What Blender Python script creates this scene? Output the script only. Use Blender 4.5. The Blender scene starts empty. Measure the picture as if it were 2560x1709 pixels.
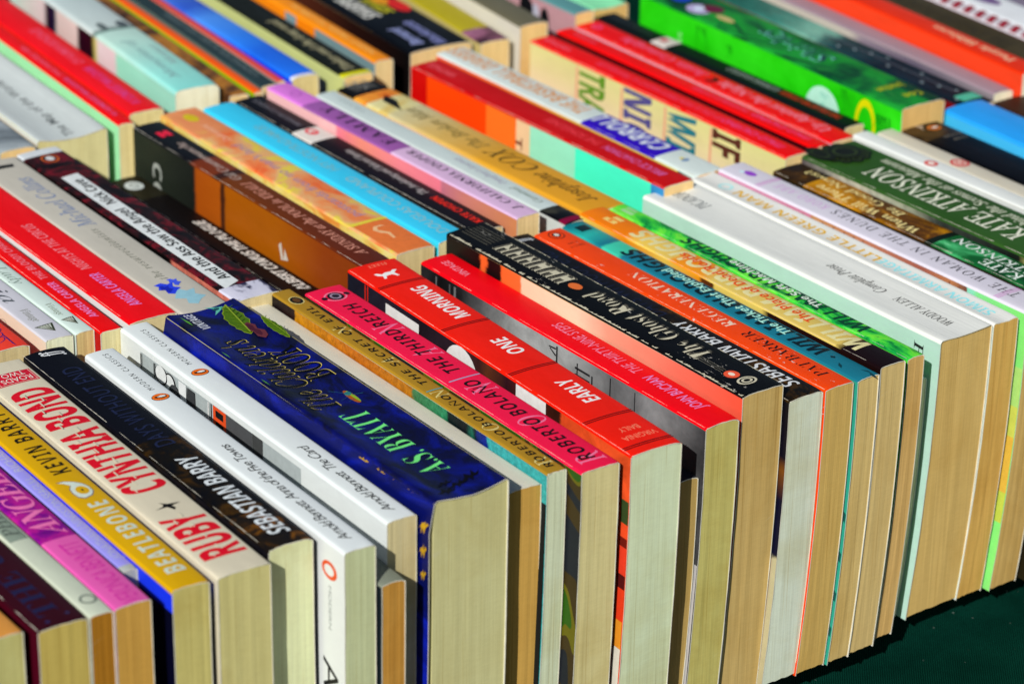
import bpy, bmesh, math, random
from mathutils import Vector, Matrix

scene = bpy.context.scene
COL = scene.collection
random.seed(7)

# ------------------------------------------------------------------ camera, light, exposure
CAM_H, YAW, PITCH, ROLL = 0.689884, 0.638501, 0.435681, 0.0161938
cd = bpy.data.cameras.new('camera')
cd.sensor_width = 36.0
cd.lens = 8114.85 / 2560 * 36.0
cd.clip_start, cd.clip_end = 0.05, 50.0
cam = bpy.data.objects.new('camera', cd)
COL.objects.link(cam)
fw = Vector((math.sin(YAW) * math.cos(PITCH), math.cos(YAW) * math.cos(PITCH), -math.sin(PITCH)))
rt = Vector((math.cos(YAW), -math.sin(YAW), 0))
up = rt.cross(fw)
r2 = math.cos(ROLL) * rt + math.sin(ROLL) * up
u2 = -math.sin(ROLL) * rt + math.cos(ROLL) * up
mw = Matrix((r2, u2, -fw)).transposed().to_4x4()
mw.translation = Vector((0, 0, CAM_H))
cam.matrix_world = mw
cd.dof.use_dof = True
cd.dof.focus_distance = 1.305
cd.dof.aperture_fstop = 11.0
scene.camera = cam

SUN_DIR = Vector((0.686, 0.466, -0.5605)).normalized()
world = bpy.data.worlds.new('World')
scene.world = world
world.use_nodes = True
wn = world.node_tree
sky = wn.nodes.new('ShaderNodeTexSky')
sky.sky_type = 'NISHITA'
sky.sun_disc = False
sky.sun_elevation = math.asin(-SUN_DIR.z)
sky.sun_rotation = math.atan2(-SUN_DIR.x, -SUN_DIR.y)
wn.links.new(sky.outputs[0], wn.nodes['Background'].inputs[0])
wn.nodes['Background'].inputs[1].default_value = 0.05
sd = bpy.data.lights.new('sun', 'SUN')
sd.energy = 4.4
sd.angle = math.radians(0.5)
sd.color = (1.0, 0.97, 0.92)
sun = bpy.data.objects.new('sun', sd)
COL.objects.link(sun)
sun.rotation_euler = SUN_DIR.to_track_quat('-Z', 'Y').to_euler()
sun.location = (-2, -1.5, 2)
vs = scene.view_settings
vs.view_transform = 'Standard'
vs.look = 'None'
vs.exposure = 0.0
vs.gamma = 1.0
vs.use_curve_mapping = False

# ------------------------------------------------------------------ materials
def lin(c):
    return tuple((x / 255 / 12.92) if x <= 10.31 else ((x / 255 + 0.055) / 1.055) ** 2.4 for x in c)

def alb(c, k=0.80):
    return tuple(min(0.93, max(0.002, x / k)) for x in lin(c)) + (1.0,)

KS, KC, KP = 0.85, 1.10, 0.67       # light that reaches spines, front covers and page ends
_mats = {}

def ramp(nt, stops, interp='LINEAR'):
    n = nt.nodes.new('ShaderNodeValToRGB')
    cr = n.color_ramp
    cr.interpolation = interp
    while len(cr.elements) > 1:
        cr.elements.remove(cr.elements[-1])
    for i, (p, c) in enumerate(stops):
        e = cr.elements[0] if i == 0 else cr.elements.new(p)
        e.position = p
        e.color = c
    return n

def noise(nt, vec, scale, detail=4, rough=0.55, dist=0.0, sc=(1, 1, 1), off=(0, 0, 0)):
    mp = nt.nodes.new('ShaderNodeMapping')
    mp.inputs['Scale'].default_value = sc
    mp.inputs['Location'].default_value = off
    nt.links.new(vec, mp.inputs['Vector'])
    n = nt.nodes.new('ShaderNodeTexNoise')
    n.inputs['Scale'].default_value = scale
    n.inputs['Detail'].default_value = detail
    n.inputs['Roughness'].default_value = rough
    n.inputs['Distortion'].default_value = dist
    nt.links.new(mp.outputs[0], n.inputs['Vector'])
    return n.outputs['Fac']

def mixc(nt, fac, a, b, mode='MIX'):
    n = nt.nodes.new('ShaderNodeMix')
    n.data_type = 'RGBA'
    n.blend_type = mode
    for sock, val in ((n.inputs[0], fac), (n.inputs[6], a), (n.inputs[7], b)):
        if hasattr(val, 'is_linked'):
            nt.links.new(val, sock)
        else:
            sock.default_value = val
    return n.outputs[2]

def math_(nt, op, a, b=0.0, clamp=False):
    n = nt.nodes.new('ShaderNodeMath')
    n.operation = op
    n.use_clamp = clamp
    for sock, val in ((n.inputs[0], a), (n.inputs[1], b)):
        if hasattr(val, 'is_linked'):
            nt.links.new(val, sock)
        else:
            sock.default_value = val
    return n.outputs[0]

def new_mat(name, rough=0.4, spec=0.35):
    m = bpy.data.materials.new(name)
    m.use_nodes = True
    nt = m.node_tree
    b = nt.nodes['Principled BSDF']
    b.inputs['Roughness'].default_value = rough
    b.inputs['Specular IOR Level'].default_value = spec
    tc = nt.nodes.new('ShaderNodeTexCoord')
    return m, nt, b, tc.outputs['Object']

def bump(nt, b, h, strength, dist):
    n = nt.nodes.new('ShaderNodeBump')
    n.inputs['Strength'].default_value = strength
    n.inputs['Distance'].default_value = dist
    nt.links.new(h, n.inputs['Height'])
    nt.links.new(n.outputs[0], b.inputs['Normal'])

def card(c, k=KS, rough=0.38, stops=None, ns=None, interp='LINEAR', axis=None, wear=0.0, jag=0.0, creases=0.0, scuff=0.10, spec=0.09):
    """Printed, laminated card.  c plain colour; stops+ns a mottled print (noise scale per metre, stretch);
    stops+axis ('y' along the spine or 'z' down the cover, positions in mm) a print that changes along the book."""
    key = (c, k, rough, tuple(stops) if stops else None, ns, interp, axis, wear, jag, creases, scuff)
    if key in _mats:
        return _mats[key]
    m, nt, b, vec = new_mat('printed_card', rough, spec)
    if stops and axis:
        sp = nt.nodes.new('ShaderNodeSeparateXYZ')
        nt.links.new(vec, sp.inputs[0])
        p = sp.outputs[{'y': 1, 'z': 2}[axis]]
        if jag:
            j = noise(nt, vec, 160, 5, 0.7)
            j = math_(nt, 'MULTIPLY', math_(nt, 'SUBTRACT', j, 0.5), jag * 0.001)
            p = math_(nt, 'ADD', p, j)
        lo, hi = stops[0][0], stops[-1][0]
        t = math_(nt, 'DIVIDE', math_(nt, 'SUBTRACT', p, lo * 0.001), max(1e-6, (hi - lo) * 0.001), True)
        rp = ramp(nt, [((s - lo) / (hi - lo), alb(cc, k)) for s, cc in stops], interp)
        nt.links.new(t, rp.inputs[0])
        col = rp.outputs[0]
        if ns:
            n2 = noise(nt, vec, ns[0], 6, 0.65, 0.6, ns[1])
            col = mixc(nt, 0.75, col, ramp_of(nt, n2, ((0.25, (0.35, 0.35, 0.35, 1)), (0.75, (1.5, 1.5, 1.5, 1)))), 'MULTIPLY')
    elif stops:
        n1 = noise(nt, vec, ns[0], ns[2] if len(ns) > 2 else 6, 0.62, 0.8, ns[1], (random.random(), random.random(), 0))
        rp = ramp(nt, [(s, alb(cc, k)) for s, cc in stops], interp)
        nt.links.new(n1, rp.inputs[0])
        col = rp.outputs[0]
    else:
        col = None
    base = alb(c, k) if c else (0.5, 0.5, 0.5, 1)
    src = col if col is not None else base
    # handling marks: faint uneven ink and dirt
    n3 = noise(nt, vec, 60, 6, 0.7, 0.3, (1, 0.35, 1), (random.random(), 0, 0))
    f = ramp_of(nt, n3, ((0.3, (1 - scuff * 1.3,) * 3 + (1,)), (0.65, (1, 1, 1, 1))))
    out = mixc(nt, 1.0, src, f, 'MULTIPLY')
    if wear:
        n4 = noise(nt, vec, 900, 3, 0.7, 0.2, (1, 0.3, 1))
        n5 = noise(nt, vec, 70, 3, 0.6)
        w = math_(nt, 'ADD', n4, math_(nt, 'MULTIPLY', n5, 0.8))
        w = ramp_of(nt, w, ((1.14 - wear * 0.3, (0, 0, 0, 1)), (1.17 - wear * 0.3, (1, 1, 1, 1))), scale=True)
        out = mixc(nt, w, out, (0.62, 0.6, 0.54, 1))
    nt.links.new(out, b.inputs['Base Color'])
    n6 = noise(nt, vec, 220, 4, 0.6, 0, (1, 0.4, 1))
    hh = n6
    if creases:
        n7 = noise(nt, vec, 700, 2, 0.5, 0.1, (1, 0.012, 1))
        hh = math_(nt, 'ADD', n6, math_(nt, 'MULTIPLY', ramp_of(nt, n7, ((0.5, (0, 0, 0, 1)), (0.62, (1, 1, 1, 1)))), creases * 0.8))
    bump(nt, b, hh, 0.22, 0.0004)
    rr = ramp_of(nt, n3, ((0.3, (min(1, rough + 0.14),) * 3 + (1,)), (0.7, (max(0.1, rough - 0.06),) * 3 + (1,))))
    nt.links.new(rr, b.inputs['Roughness'])
    _mats[key] = m
    return m

def ramp_of(nt, fac, stops, interp='LINEAR', scale=False):
    if scale:
        fac = math_(nt, 'MULTIPLY', fac, 0.5)
        stops = [(s * 0.5, c) for s, c in stops]
    r = ramp(nt, stops, interp)
    nt.links.new(fac, r.inputs[0])
    return r.outputs[0]

def paper(c, coarse=1.0):
    key = ('paper', c, coarse)
    if key in _mats:
        return _mats[key]
    m, nt, b, vec = new_mat('page_edges', 0.85, 0.1)
    base = alb(c, KP)
    n1 = noise(nt, vec, 2600 / coarse, 2, 0.6, 0.0, (1, 0.004, 0.006))
    n2 = noise(nt, vec, 420 / coarse, 3, 0.6, 0.15, (1, 0.02, 0.03), (0.3, 0, 0))
    n3 = noise(nt, vec, 26, 4, 0.6, 0.3)
    n4 = noise(nt, vec, 1500, 3, 0.7, 0.0, (0.15, 1, 1))
    f1 = ramp_of(nt, n1, ((0.3, (0.90,) * 3 + (1,)), (0.62, (1.03,) * 3 + (1,))))
    f2 = ramp_of(nt, n2, ((0.36, (0.93, 0.92, 0.89, 1)), (0.6, (1.02,) * 3 + (1,))))
    f3 = ramp_of(nt, n3, ((0.3, (0.93, 0.90, 0.85, 1)), (0.65, (1.02, 1.02, 1.03, 1))))
    f4 = ramp_of(nt, n4, ((0.3, (0.94,) * 3 + (1,)), (0.6, (1, 1, 1, 1))))
    col = mixc(nt, 1.0, base, f1, 'MULTIPLY')
    for f in (f2, f3, f4):
        col = mixc(nt, 1.0, col, f, 'MULTIPLY')
    n5 = noise(nt, vec, 900 / coarse, 1, 0.4, 0.0, (1, 0.004, 0.012), (0.7, 0, 0.2))          # gaps between gatherings
    col = mixc(nt, 1.0, col, ramp_of(nt, n5, ((0.66, (1, 1, 1, 1)), (0.72, (0.82, 0.77, 0.68, 1)))), 'MULTIPLY')
    n6 = noise(nt, vec, 9, 5, 0.65, 0.8, (1, 1, 1), (random.random() * 9, 0, random.random() * 9))   # browning and damp
    col = mixc(nt, 1.0, col, ramp_of(nt, n6, ((0.36, (0.88, 0.82, 0.70, 1)), (0.52, (1, 1, 1, 1)))), 'MULTIPLY')
    mp = nt.nodes.new('ShaderNodeMapping')
    mp.inputs['Rotation'].default_value = (0, math.radians(22), 0)
    nt.links.new(vec, mp.inputs[0])
    n7 = noise(nt, mp.outputs[0], 1900, 1, 0.4, 0.0, (0.02, 1, 1), (0.1, 0, 0.5))                   # rubbed scratches
    n8 = noise(nt, vec, 30, 2, 0.5)
    sc = math_(nt, 'MULTIPLY', ramp_of(nt, n7, ((0.70, (0, 0, 0, 1)), (0.76, (1, 1, 1, 1)))), ramp_of(nt, n8, ((0.55, (0, 0, 0, 1)), (0.65, (0.6, 0.6, 0.6, 1)))))
    col = mixc(nt, sc, col, (0.62, 0.58, 0.48, 1))
    nt.links.new(col, b.inputs['Base Color'])
    bump(nt, b, math_(nt, 'ADD', n1, n2), 0.22 * coarse, 0.00022)
    _mats[key] = m
    return m

def ink(c, k=KS, rough=0.38):
    key = ('ink', c, k)
    if key not in _mats:
        m, nt, b, vec = new_mat('printing_ink', rough, 0.1)
        n = noise(nt, vec, 300, 4, 0.7)
        out = mixc(nt, 1.0, alb(c, k), ramp_of(nt, n, ((0.3, (0.88,) * 3 + (1,)), (0.6, (1, 1, 1, 1)))), 'MULTIPLY')
        nt.links.new(out, b.inputs['Base Color'])
        _mats[key] = m
    return _mats[key]

EDGE = None
def edge_mat():
    global EDGE
    if EDGE is None:
        EDGE = card((214, 211, 194), 0.86, 0.8, scuff=0.25)
    return EDGE

# ------------------------------------------------------------------ geometry helpers
def link(name, me, parent=None):
    o = bpy.data.objects.new(name, me)
    COL.objects.link(o)
    if parent is not None:
        o.parent = parent
    return o

def mesh(name, verts, faces, mats, fm=None, smooth=False):
    me = bpy.data.meshes.new(name)
    me.from_pydata([tuple(c * 0.001 for c in v) for v in verts], [], faces)
    for m in mats:
        me.materials.append(m)
    if fm:
        me.polygons.foreach_set('material_index', fm)
    if smooth:
        me.polygons.foreach_set('use_smooth', [True] * len(me.polygons))
        me.update()
        me.set_sharp_from_angle(angle=math.radians(33))
    me.update()
    return me

MATH = {'b': (0x1D400, 0x1D41A), 'i': (0x1D434, 0x1D44E), 'r': (0x1D434, 0x1D44E), 'bi': (0x1D468, 0x1D482), 'sc': (0x1D4D0, 0x1D4EA), 'm': (0x1D670, 0x1D68A), 'sb': (0x1D5D4, 0x1D5EE)}

LETTERING = bpy.data.objects.new('lettering', bpy.data.curves.new('lettering', 'FONT'))   # never linked: only lends letter outlines
LETTERING.data.resolution_u = 4

def glyphs(body, kind, off=0.0, slant=0.0, sp=1.0):
    """Lettering outline as (verts, faces) in units of the cap height, x running 0..width."""
    if kind in MATH:
        U, Lc = MATH[kind]
        s = ''
        for ch in body:
            if 'A' <= ch <= 'Z':
                s += chr(U + ord(ch) - 65)
            elif 'a' <= ch <= 'z':
                s += '\u210e' if (kind in ('i', 'r') and ch == 'h') else chr(Lc + ord(ch) - 97)
            else:
                s += ch
    else:
        s = body
    o = LETTERING
    cu = o.data
    cu.body = s
    cu.offset = off
    cu.shear = slant + (-0.2 if kind == 'r' else 0.0)
    cu.space_character = sp
    me = o.to_mesh()
    vs_ = [(v.co.x, v.co.y / 0.7) for v in me.vertices]
    fs_ = [tuple(p.vertices) for p in me.polygons]
    o.to_mesh_clear()
    x0 = min(v[0] for v in vs_)
    x1 = max(v[0] for v in vs_)
    return [((x - x0) / (x1 - x0), y) for x, y in vs_], fs_

class Book:
    def __init__(s, kind, geo, label, group, o):
        s.x, s.y, s.yaw, s.W, s.L, s.H = geo
        s.o = o
        s.crown = o.get('crown', 0.3)
        s.bow = o.get('bow')
        if s.bow is None:
            xs = [(430, 3.5), (520, 1.5), (600, -1.3), (690, -4.0), (760, -6.2), (850, -8.0), (930, -9.5), (1100, -9.5)]
            b = xs[-1][1]
            for (a, fa), (c, fc) in zip(xs, xs[1:]):
                if s.x < a:
                    b = fa
                    break
                if s.x <= c:
                    b = fa + (fc - fa) * (s.x - a) / (c - a)
                    break
            s.bow = b if group == ROW1 else 0.5 * b
        s.flare = o.get('flare', 0.0)
        s.root = bpy.data.objects.new(kind, None)
        s.root.empty_display_size = 0.02
        COL.objects.link(s.root)
        s.root.location = (s.x * 0.001, s.y * 0.001, 0)
        s.root.rotation_euler = (0, 0, s.yaw)
        s.root['label'] = label
        s.root['category'] = 'book'
        s.root['group'] = group
        s.build()

    def off(s, w):
        t = w / s.H
        return s.bow * t * t

    def zs(s, u):
        t = min(1, max(0, u / s.W))
        if s.o.get('dish'):
            return s.H + s.crown * math.sin(math.pi * t ** 0.8)
        return s.H + s.crown * 4 * t * (1 - t)

    def build(s):
        o = s.o
        W, L, H = s.W, s.L, s.H
        th = 0.38
        r = min(o.get('r', 0.9), W * 0.3)
        # --- spine: bent sheet with rounded shoulders, cut where its print changes
        prof = []
        for k in range(5):
            a = math.pi - k * math.pi / 8
            prof.append((r + r * math.cos(a), s.zs(r) - r + r * math.sin(a)))
        n = 8
        for k in range(1, n):
            u = r + (W - 2 * r) * k / n
            prof.append((u, s.zs(u)))
        for k in range(5):
            a = math.pi / 2 - k * math.pi / 8
            prof.append((W - r + r * math.cos(a), s.zs(W - r) - r + r * math.sin(a)))
        inner = []
        for (u, z) in prof:
            inner.append((min(max(u, th), W - th), z - th))
        bands = o.get('bands', [])
        cuts = {0.0, L}
        for b in bands:
            cuts |= {max(0, b[0]), min(L, b[1])}
        k = 8
        for i in range(1, k):
            cuts.add(L * i / k)
        cuts |= {1.3, 4.5}
        cuts = sorted(cuts)
        cuts = [c for i, c in enumerate(cuts) if i == 0 or c - cuts[i - 1] > 0.05]
        sag = o.get('sag', random.uniform(-0.25, 0.25))
        mats = [o['spine'], edge_mat()] + [b[2] for b in bands]
        V, F, FM = [], [], []
        m = len(prof)
        jit = [random.uniform(-0.25, 0.15) for _ in prof]
        dl, dr, dm = random.uniform(0, .8) ** 1.5, random.uniform(0, .8) ** 1.5, random.uniform(0, .35)
        s.dent = lambda u: dl * math.exp(-(u / 2.2) ** 2) + dr * math.exp(-((W - u) / 2.2) ** 2) + dm * math.exp(-((u - W * .55) / 3) ** 2)
        for ci, v in enumerate(cuts):
            d = sag * 4 * (v / L) * (1 - v / L)
            for q, (u, z) in enumerate(prof):
                fall = math.exp(-v / 2.2)
                dz = s.dent(u) * fall
                vv = v + ((jit[q] * 0.8 + s.dent(u) * .5) if ci == 0 else 0)
                V.append((u, vv, z + d - dz))
            for q, (u, z) in enumerate(inner):
                V.append((u, v + ((jit[q] * 0.8 + s.dent(u) * .5) if ci == 0 else 0), z + d - s.dent(u) * math.exp(-v / 2.2)))
        s.sag = sag
        for ci in range(len(cuts) - 1):
            mid = (cuts[ci] + cuts[ci + 1]) / 2
            mi = 0
            for bi, b in enumerate(bands):
                if b[0] <= mid <= b[1]:
                    mi = bi + 2
            a, c = ci * 2 * m, (ci + 1) * 2 * m
            for q in range(m - 1):
                F.append((a + q, a + q + 1, c + q + 1, c + q)); FM.append(mi)
                F.append((a + m + q + 1, a + m + q, c + m + q, c + m + q + 1)); FM.append(1)
            F.append((a + m, a, c, c + m)); FM.append(1)
            F.append((a + m - 1, a + 2 * m - 1, c + 2 * m - 1, c + m - 1)); FM.append(1)
        e = (len(cuts) - 1) * 2 * m
        for q in range(m - 1):
            F.append((q + 1, q, m + q, m + q + 1)); FM.append(1)
            F.append((e + q, e + q + 1, e + m + q + 1, e + m + q)); FM.append(1)
        me = mesh('spine', V, F, mats, FM, True)
        s.spine = link('spine', me, s.root)
        # --- covers
        nw = 12
        for name, left in (('front_cover', True), ('back_cover', False)):
            zt = s.zs(r if left else W - r) - r
            V, F, FM = [], [], []
            rows = []
            for i in range(nw + 1):
                w = (H - zt) + zt * i / nw
                x = s.off(w)
                if s.flare and left:
                    x -= s.flare * min(1, max(0, (w - 4) / 8)) ** 2
                x = x if left else W + x
                rows.append((x, H - w))
            lo = o.get('tail', 0.0)
            vv = [0, L * 0.33, L * 0.66, L]
            rag = [random.uniform(-.16, .10) for _ in rows]
            spl = random.uniform(0, .35)
            for v in vv:
                for side in (0, th if left else -th):
                    for q, (x, z) in enumerate(rows):
                        e = (rag[q] if 0 < q < nw else 0) if v == 0 else 0
                        sx = spl * (q / nw) ** 2 * (1 if v == 0 else 0) * (-1 if left else 1)
                        V.append((x + side + sx, v + e, z))
            mm = len(rows)
            flip = (lambda f: f) if left else (lambda f: f[::-1])
            for c in range(3):
                a, d = c * 2 * mm, (c + 1) * 2 * mm
                for q in range(mm - 1):
                    F.append(flip((a + q, d + q, d + q + 1, a + q + 1))[::-1]); FM.append(0)
                    F.append(flip((a + mm + q, a + mm + q + 1, d + mm + q + 1, d + mm + q))[::-1]); FM.append(1)
                F.append(flip((a + mm - 1, d + mm - 1, d + 2 * mm - 1, a + 2 * mm - 1))[::-1]); FM.append(1)
            for a, sw in ((0, 0), (3 * 2 * mm, 1)):
                for q in range(mm - 1):
                    f = (a + q, a + q + 1, a + mm + q + 1, a + mm + q)
                    F.append(flip(f)[::-1] if sw == 0 else flip(f)); FM.append(1)
            cm = o.get('cover') if left else o.get('back', o.get('cover'))
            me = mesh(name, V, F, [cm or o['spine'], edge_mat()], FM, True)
            c = link(name, me, s.root)
            if left:
                s.cover = c
        # --- page block
        rec = o.get('rec', random.uniform(0.02, 0.22))
        nu, nz = 10, 14
        V, F = [], []
        wob = [random.uniform(-0.06, 0.06) for _ in range(nu + 1)]
        tail = [random.uniform(-0.5, 0.0) for _ in range(nu + 1)]
        for v in (rec, L - rec):
            for i in range(nu + 1):
                t = i / nu
                u = 0.28 + (W - 0.56) * t
                top = s.zs(u) - 0.3 - (0.55 * (abs(2 * t - 1) ** 8)) - (s.dent(u) if v == rec else 0)
                for j in range(nz + 1):
                    w = (H - top) + (top - 1.2 - tail[i]) * j / nz
                    V.append((u + s.off(w), v + (wob[i] if v == rec else 0), H - w))
        q = (nu + 1) * (nz + 1)
        ix = lambda f, i, j: f * q + i * (nz + 1) + j
        for i in range(nu):
            for j in range(nz):
                F.append((ix(0, i, j), ix(0, i, j + 1), ix(0, i + 1, j + 1), ix(0, i + 1, j)))
                F.append((ix(1, i, j), ix(1, i + 1, j), ix(1, i + 1, j + 1), ix(1, i, j + 1)))
            F.append((ix(0, i, 0), ix(0, i + 1, 0), ix(1, i + 1, 0), ix(1, i, 0)))
            F.append((ix(0, i, nz), ix(1, i, nz), ix(1, i + 1, nz), ix(0, i + 1, nz)))
        for j in range(nz):
            F.append((ix(0, 0, j), ix(1, 0, j), ix(1, 0, j + 1), ix(0, 0, j + 1)))
            F.append((ix(0, nu, j), ix(0, nu, j + 1), ix(1, nu, j + 1), ix(1, nu, j)))
        me = mesh('page_block', V, F, [paper(o.get('pages', (170, 165, 120)), o.get('coarse', 1.0))])
        link('page_block', me, s.root)

    # --- printing on the spine ('s': across u, along v) or on the front cover ('c': along v, down w), mm
    def at(s, face, a, b, lift):
        if face == 's':
            t = b / s.L
            return (a, b, s.zs(a) + lift + s.sag * 4 * t * (1 - t))
        w = b
        x = s.off(w)
        if s.flare:
            x -= s.flare * min(1, max(0, (w - 4) / 8)) ** 2
        return (x - lift, a, s.H - w)

    def put(s, name, pieces, face='s', lift=0.07):
        """pieces: list of (verts2d, faces, colour); later pieces lie over earlier ones."""
        V, F, FM, mats = [], [], [], []
        for li, (vs2, fs2, c) in enumerate(pieces):
            bm = bmesh.new()
            bv = [bm.verts.new((a, b, 0)) for a, b in vs2]
            for f in fs2:
                try:
                    bm.faces.new([bv[i] for i in f])
                except ValueError:
                    pass
            if not bm.faces:
                bm.free()
                continue
            bm.normal_update()
            tri = bmesh.ops.triangulate(bm, faces=bm.faces[:])
            if face == 's':
                n = 6
                for k in range(1, n):
                    u = s.W * k / n
                    bmesh.ops.bisect_plane(bm, geom=bm.verts[:] + bm.edges[:] + bm.faces[:], plane_co=(u, 0, 0), plane_no=(1, 0, 0), dist=1e-5)
            m = ink(c, KS if face == 's' else KC)
            if m not in mats:
                mats.append(m)
            mi = mats.index(m)
            bm.verts.ensure_lookup_table()
            base = len(V)
            bm.verts.index_update()
            for v in bm.verts:
                V.append(s.at(face, v.co.x, v.co.y, lift + 0.05 * li))
            for f in bm.faces:
                idx = [base + v.index for v in f.verts]
                nz = f.normal.z
                # spine seen from above: counter-clockwise in (u, v); cover seen from -x
                if (face == 's' and nz < 0) or (face == 'c' and nz > 0):
                    idx = idx[::-1]
                F.append(idx); FM.append(mi)
            bm.free()
        if not F:
            return None
        me = mesh(name, V, F, mats, FM)
        return link(name, me, s.spine if face == 's' else s.cover)

    def worn(s, side, depth, step=2.2, c=(196, 190, 165)):
        """A rubbed, ragged pale line where the printed film has worn off the spine's long edge."""
        pcs = []
        v = 1.0
        while v < s.L - 3:
            dv = random.uniform(0.6, 1.5) * step
            d0, d1 = random.uniform(0.1, 1) * depth, random.uniform(0.1, 1) * depth
            a = 0.25
            if side == 'front':
                P = [(a, v), (a + d0, v), (a + d1, v + dv * .6), (a + d0 * .5, v + dv), (a, v + dv)]
            else:
                P = [(s.W - a, v), (s.W - a - d0, v), (s.W - a - d1, v + dv * .6), (s.W - a - d0 * .5, v + dv), (s.W - a, v + dv)]
            if random.random() < 0.85:
                pcs.append((P, [(0, 1, 2, 3, 4)], c))
            v += dv
        V, F = [], []
        for P, f, c_ in pcs:
            F.append(tuple(len(V) + i for i in range(5)))
            V += P
        return s.put('worn_edge', [(V, F, c)], 's', 0.04)

    def text(s, name, body, kind, v0, v1, ub, ut, c, off=0.0, slant=0.0, sp=1.0, face='s', lift=0.07, extra=(), halo=None):
        """Lettering that starts at v0 and ends at v1, baseline at ub and cap line at ut (fractions of the thickness)."""
        g, f = glyphs(body, kind, off, slant, sp)
        W = s.W
        P = [(W * (ub + (ut - ub) * y), v0 + (v1 - v0) * x) for x, y in g]
        ps = [(P, f, c)]
        if halo:
            g2, f2 = glyphs(body, kind, off + halo[0], slant, sp)
            ps.insert(0, ([(W * (ub + (ut - ub) * y) + halo[1], v0 + (v1 - v0) * x) for x, y in g2], f2, halo[2]))
        for (dx, dy, c2) in extra:
            ps.insert(0, ([(a + dx, b + dy) for a, b in P], f, c2))
        return s.put(name, ps, face, lift)

    def text_across(s, name, body, kind, u0, u1, vb, vt, c, off=0.0, lift=0.07):
        g, f = glyphs(body, kind, off)
        W = s.W
        return s.put(name, [([(W * (u0 + (u1 - u0) * x), vb + (vt - vb) * y) for x, y in g], f, c)], 's', lift)

    def text_cover(s, name, body, kind, w0, w1, vb, vt, c, off=0.0, lift=0.08):
        g, f = glyphs(body, kind, off)
        return s.put(name, [([(vb + (vt - vb) * y, w0 + (w1 - w0) * x) for x, y in g], f, c)], 'c', lift)

def ell(cu, cv, ru, rv, n=24, hole=0.0):
    if hole <= 0:
        return [(cu + ru * math.cos(2 * math.pi * k / n), cv + rv * math.sin(2 * math.pi * k / n)) for k in range(n)], [tuple(range(n))]
    V = []
    for k in range(n):
        a = 2 * math.pi * k / n
        V += [(cu + ru * math.cos(a), cv + rv * math.sin(a)), (cu + ru * hole * math.cos(a), cv + rv * hole * math.sin(a))]
    return V, [(2 * k, 2 * ((k + 1) % n), 2 * ((k + 1) % n) + 1, 2 * k + 1) for k in range(n)]

def rect(u0, v0, u1, v1):
    return [(u0, v0), (u1, v0), (u1, v1), (u0, v1)], [(0, 1, 2, 3)]

def pol(cu, cv, s, pts, su=1.0):
    """Polygon drawn with its own right running along the book (towards far end) and its own up towards the front cover."""
    return [(cu - y * s * su, cv + x * s) for x, y in pts], [tuple(range(len(pts)))]

def bird_mark(cu, cv, s, field, su=1.0):
    """Oval colophon: a dark ring, a coloured field, a black bird with a white belly."""
    body = [(-.05, .82), (.12, .86), (.24, .72), (.42, .62), (.26, .56), (.30, .30), (.42, -.1), (.38, -.45), (.22, -.75), (.34, -.86), (-.1, -.86), (-.28, -.72), (-.44, -.9), (-.40, -.5), (-.50, -.1), (-.36, .25), (-.2, .5), (-.16, .7)]
    belly = [(.08, .50), (.18, .26), (.30, -.1), (.26, -.45), (.10, -.72), (-.08, -.74), (-.20, -.5), (-.22, -.1), (-.10, .26)]
    out = [ell(cu, cv, s * su * 1.08, s * 0.86) + ((40, 25, 15),), ell(cu, cv, s * su, s * 0.79) + (field,)]
    out.append(pol(cu, cv, s * 0.86, body, su) + ((15, 15, 15),))
    out.append(pol(cu, cv, s * 0.86, belly, su) + ((225, 225, 220),))
    return out

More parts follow.
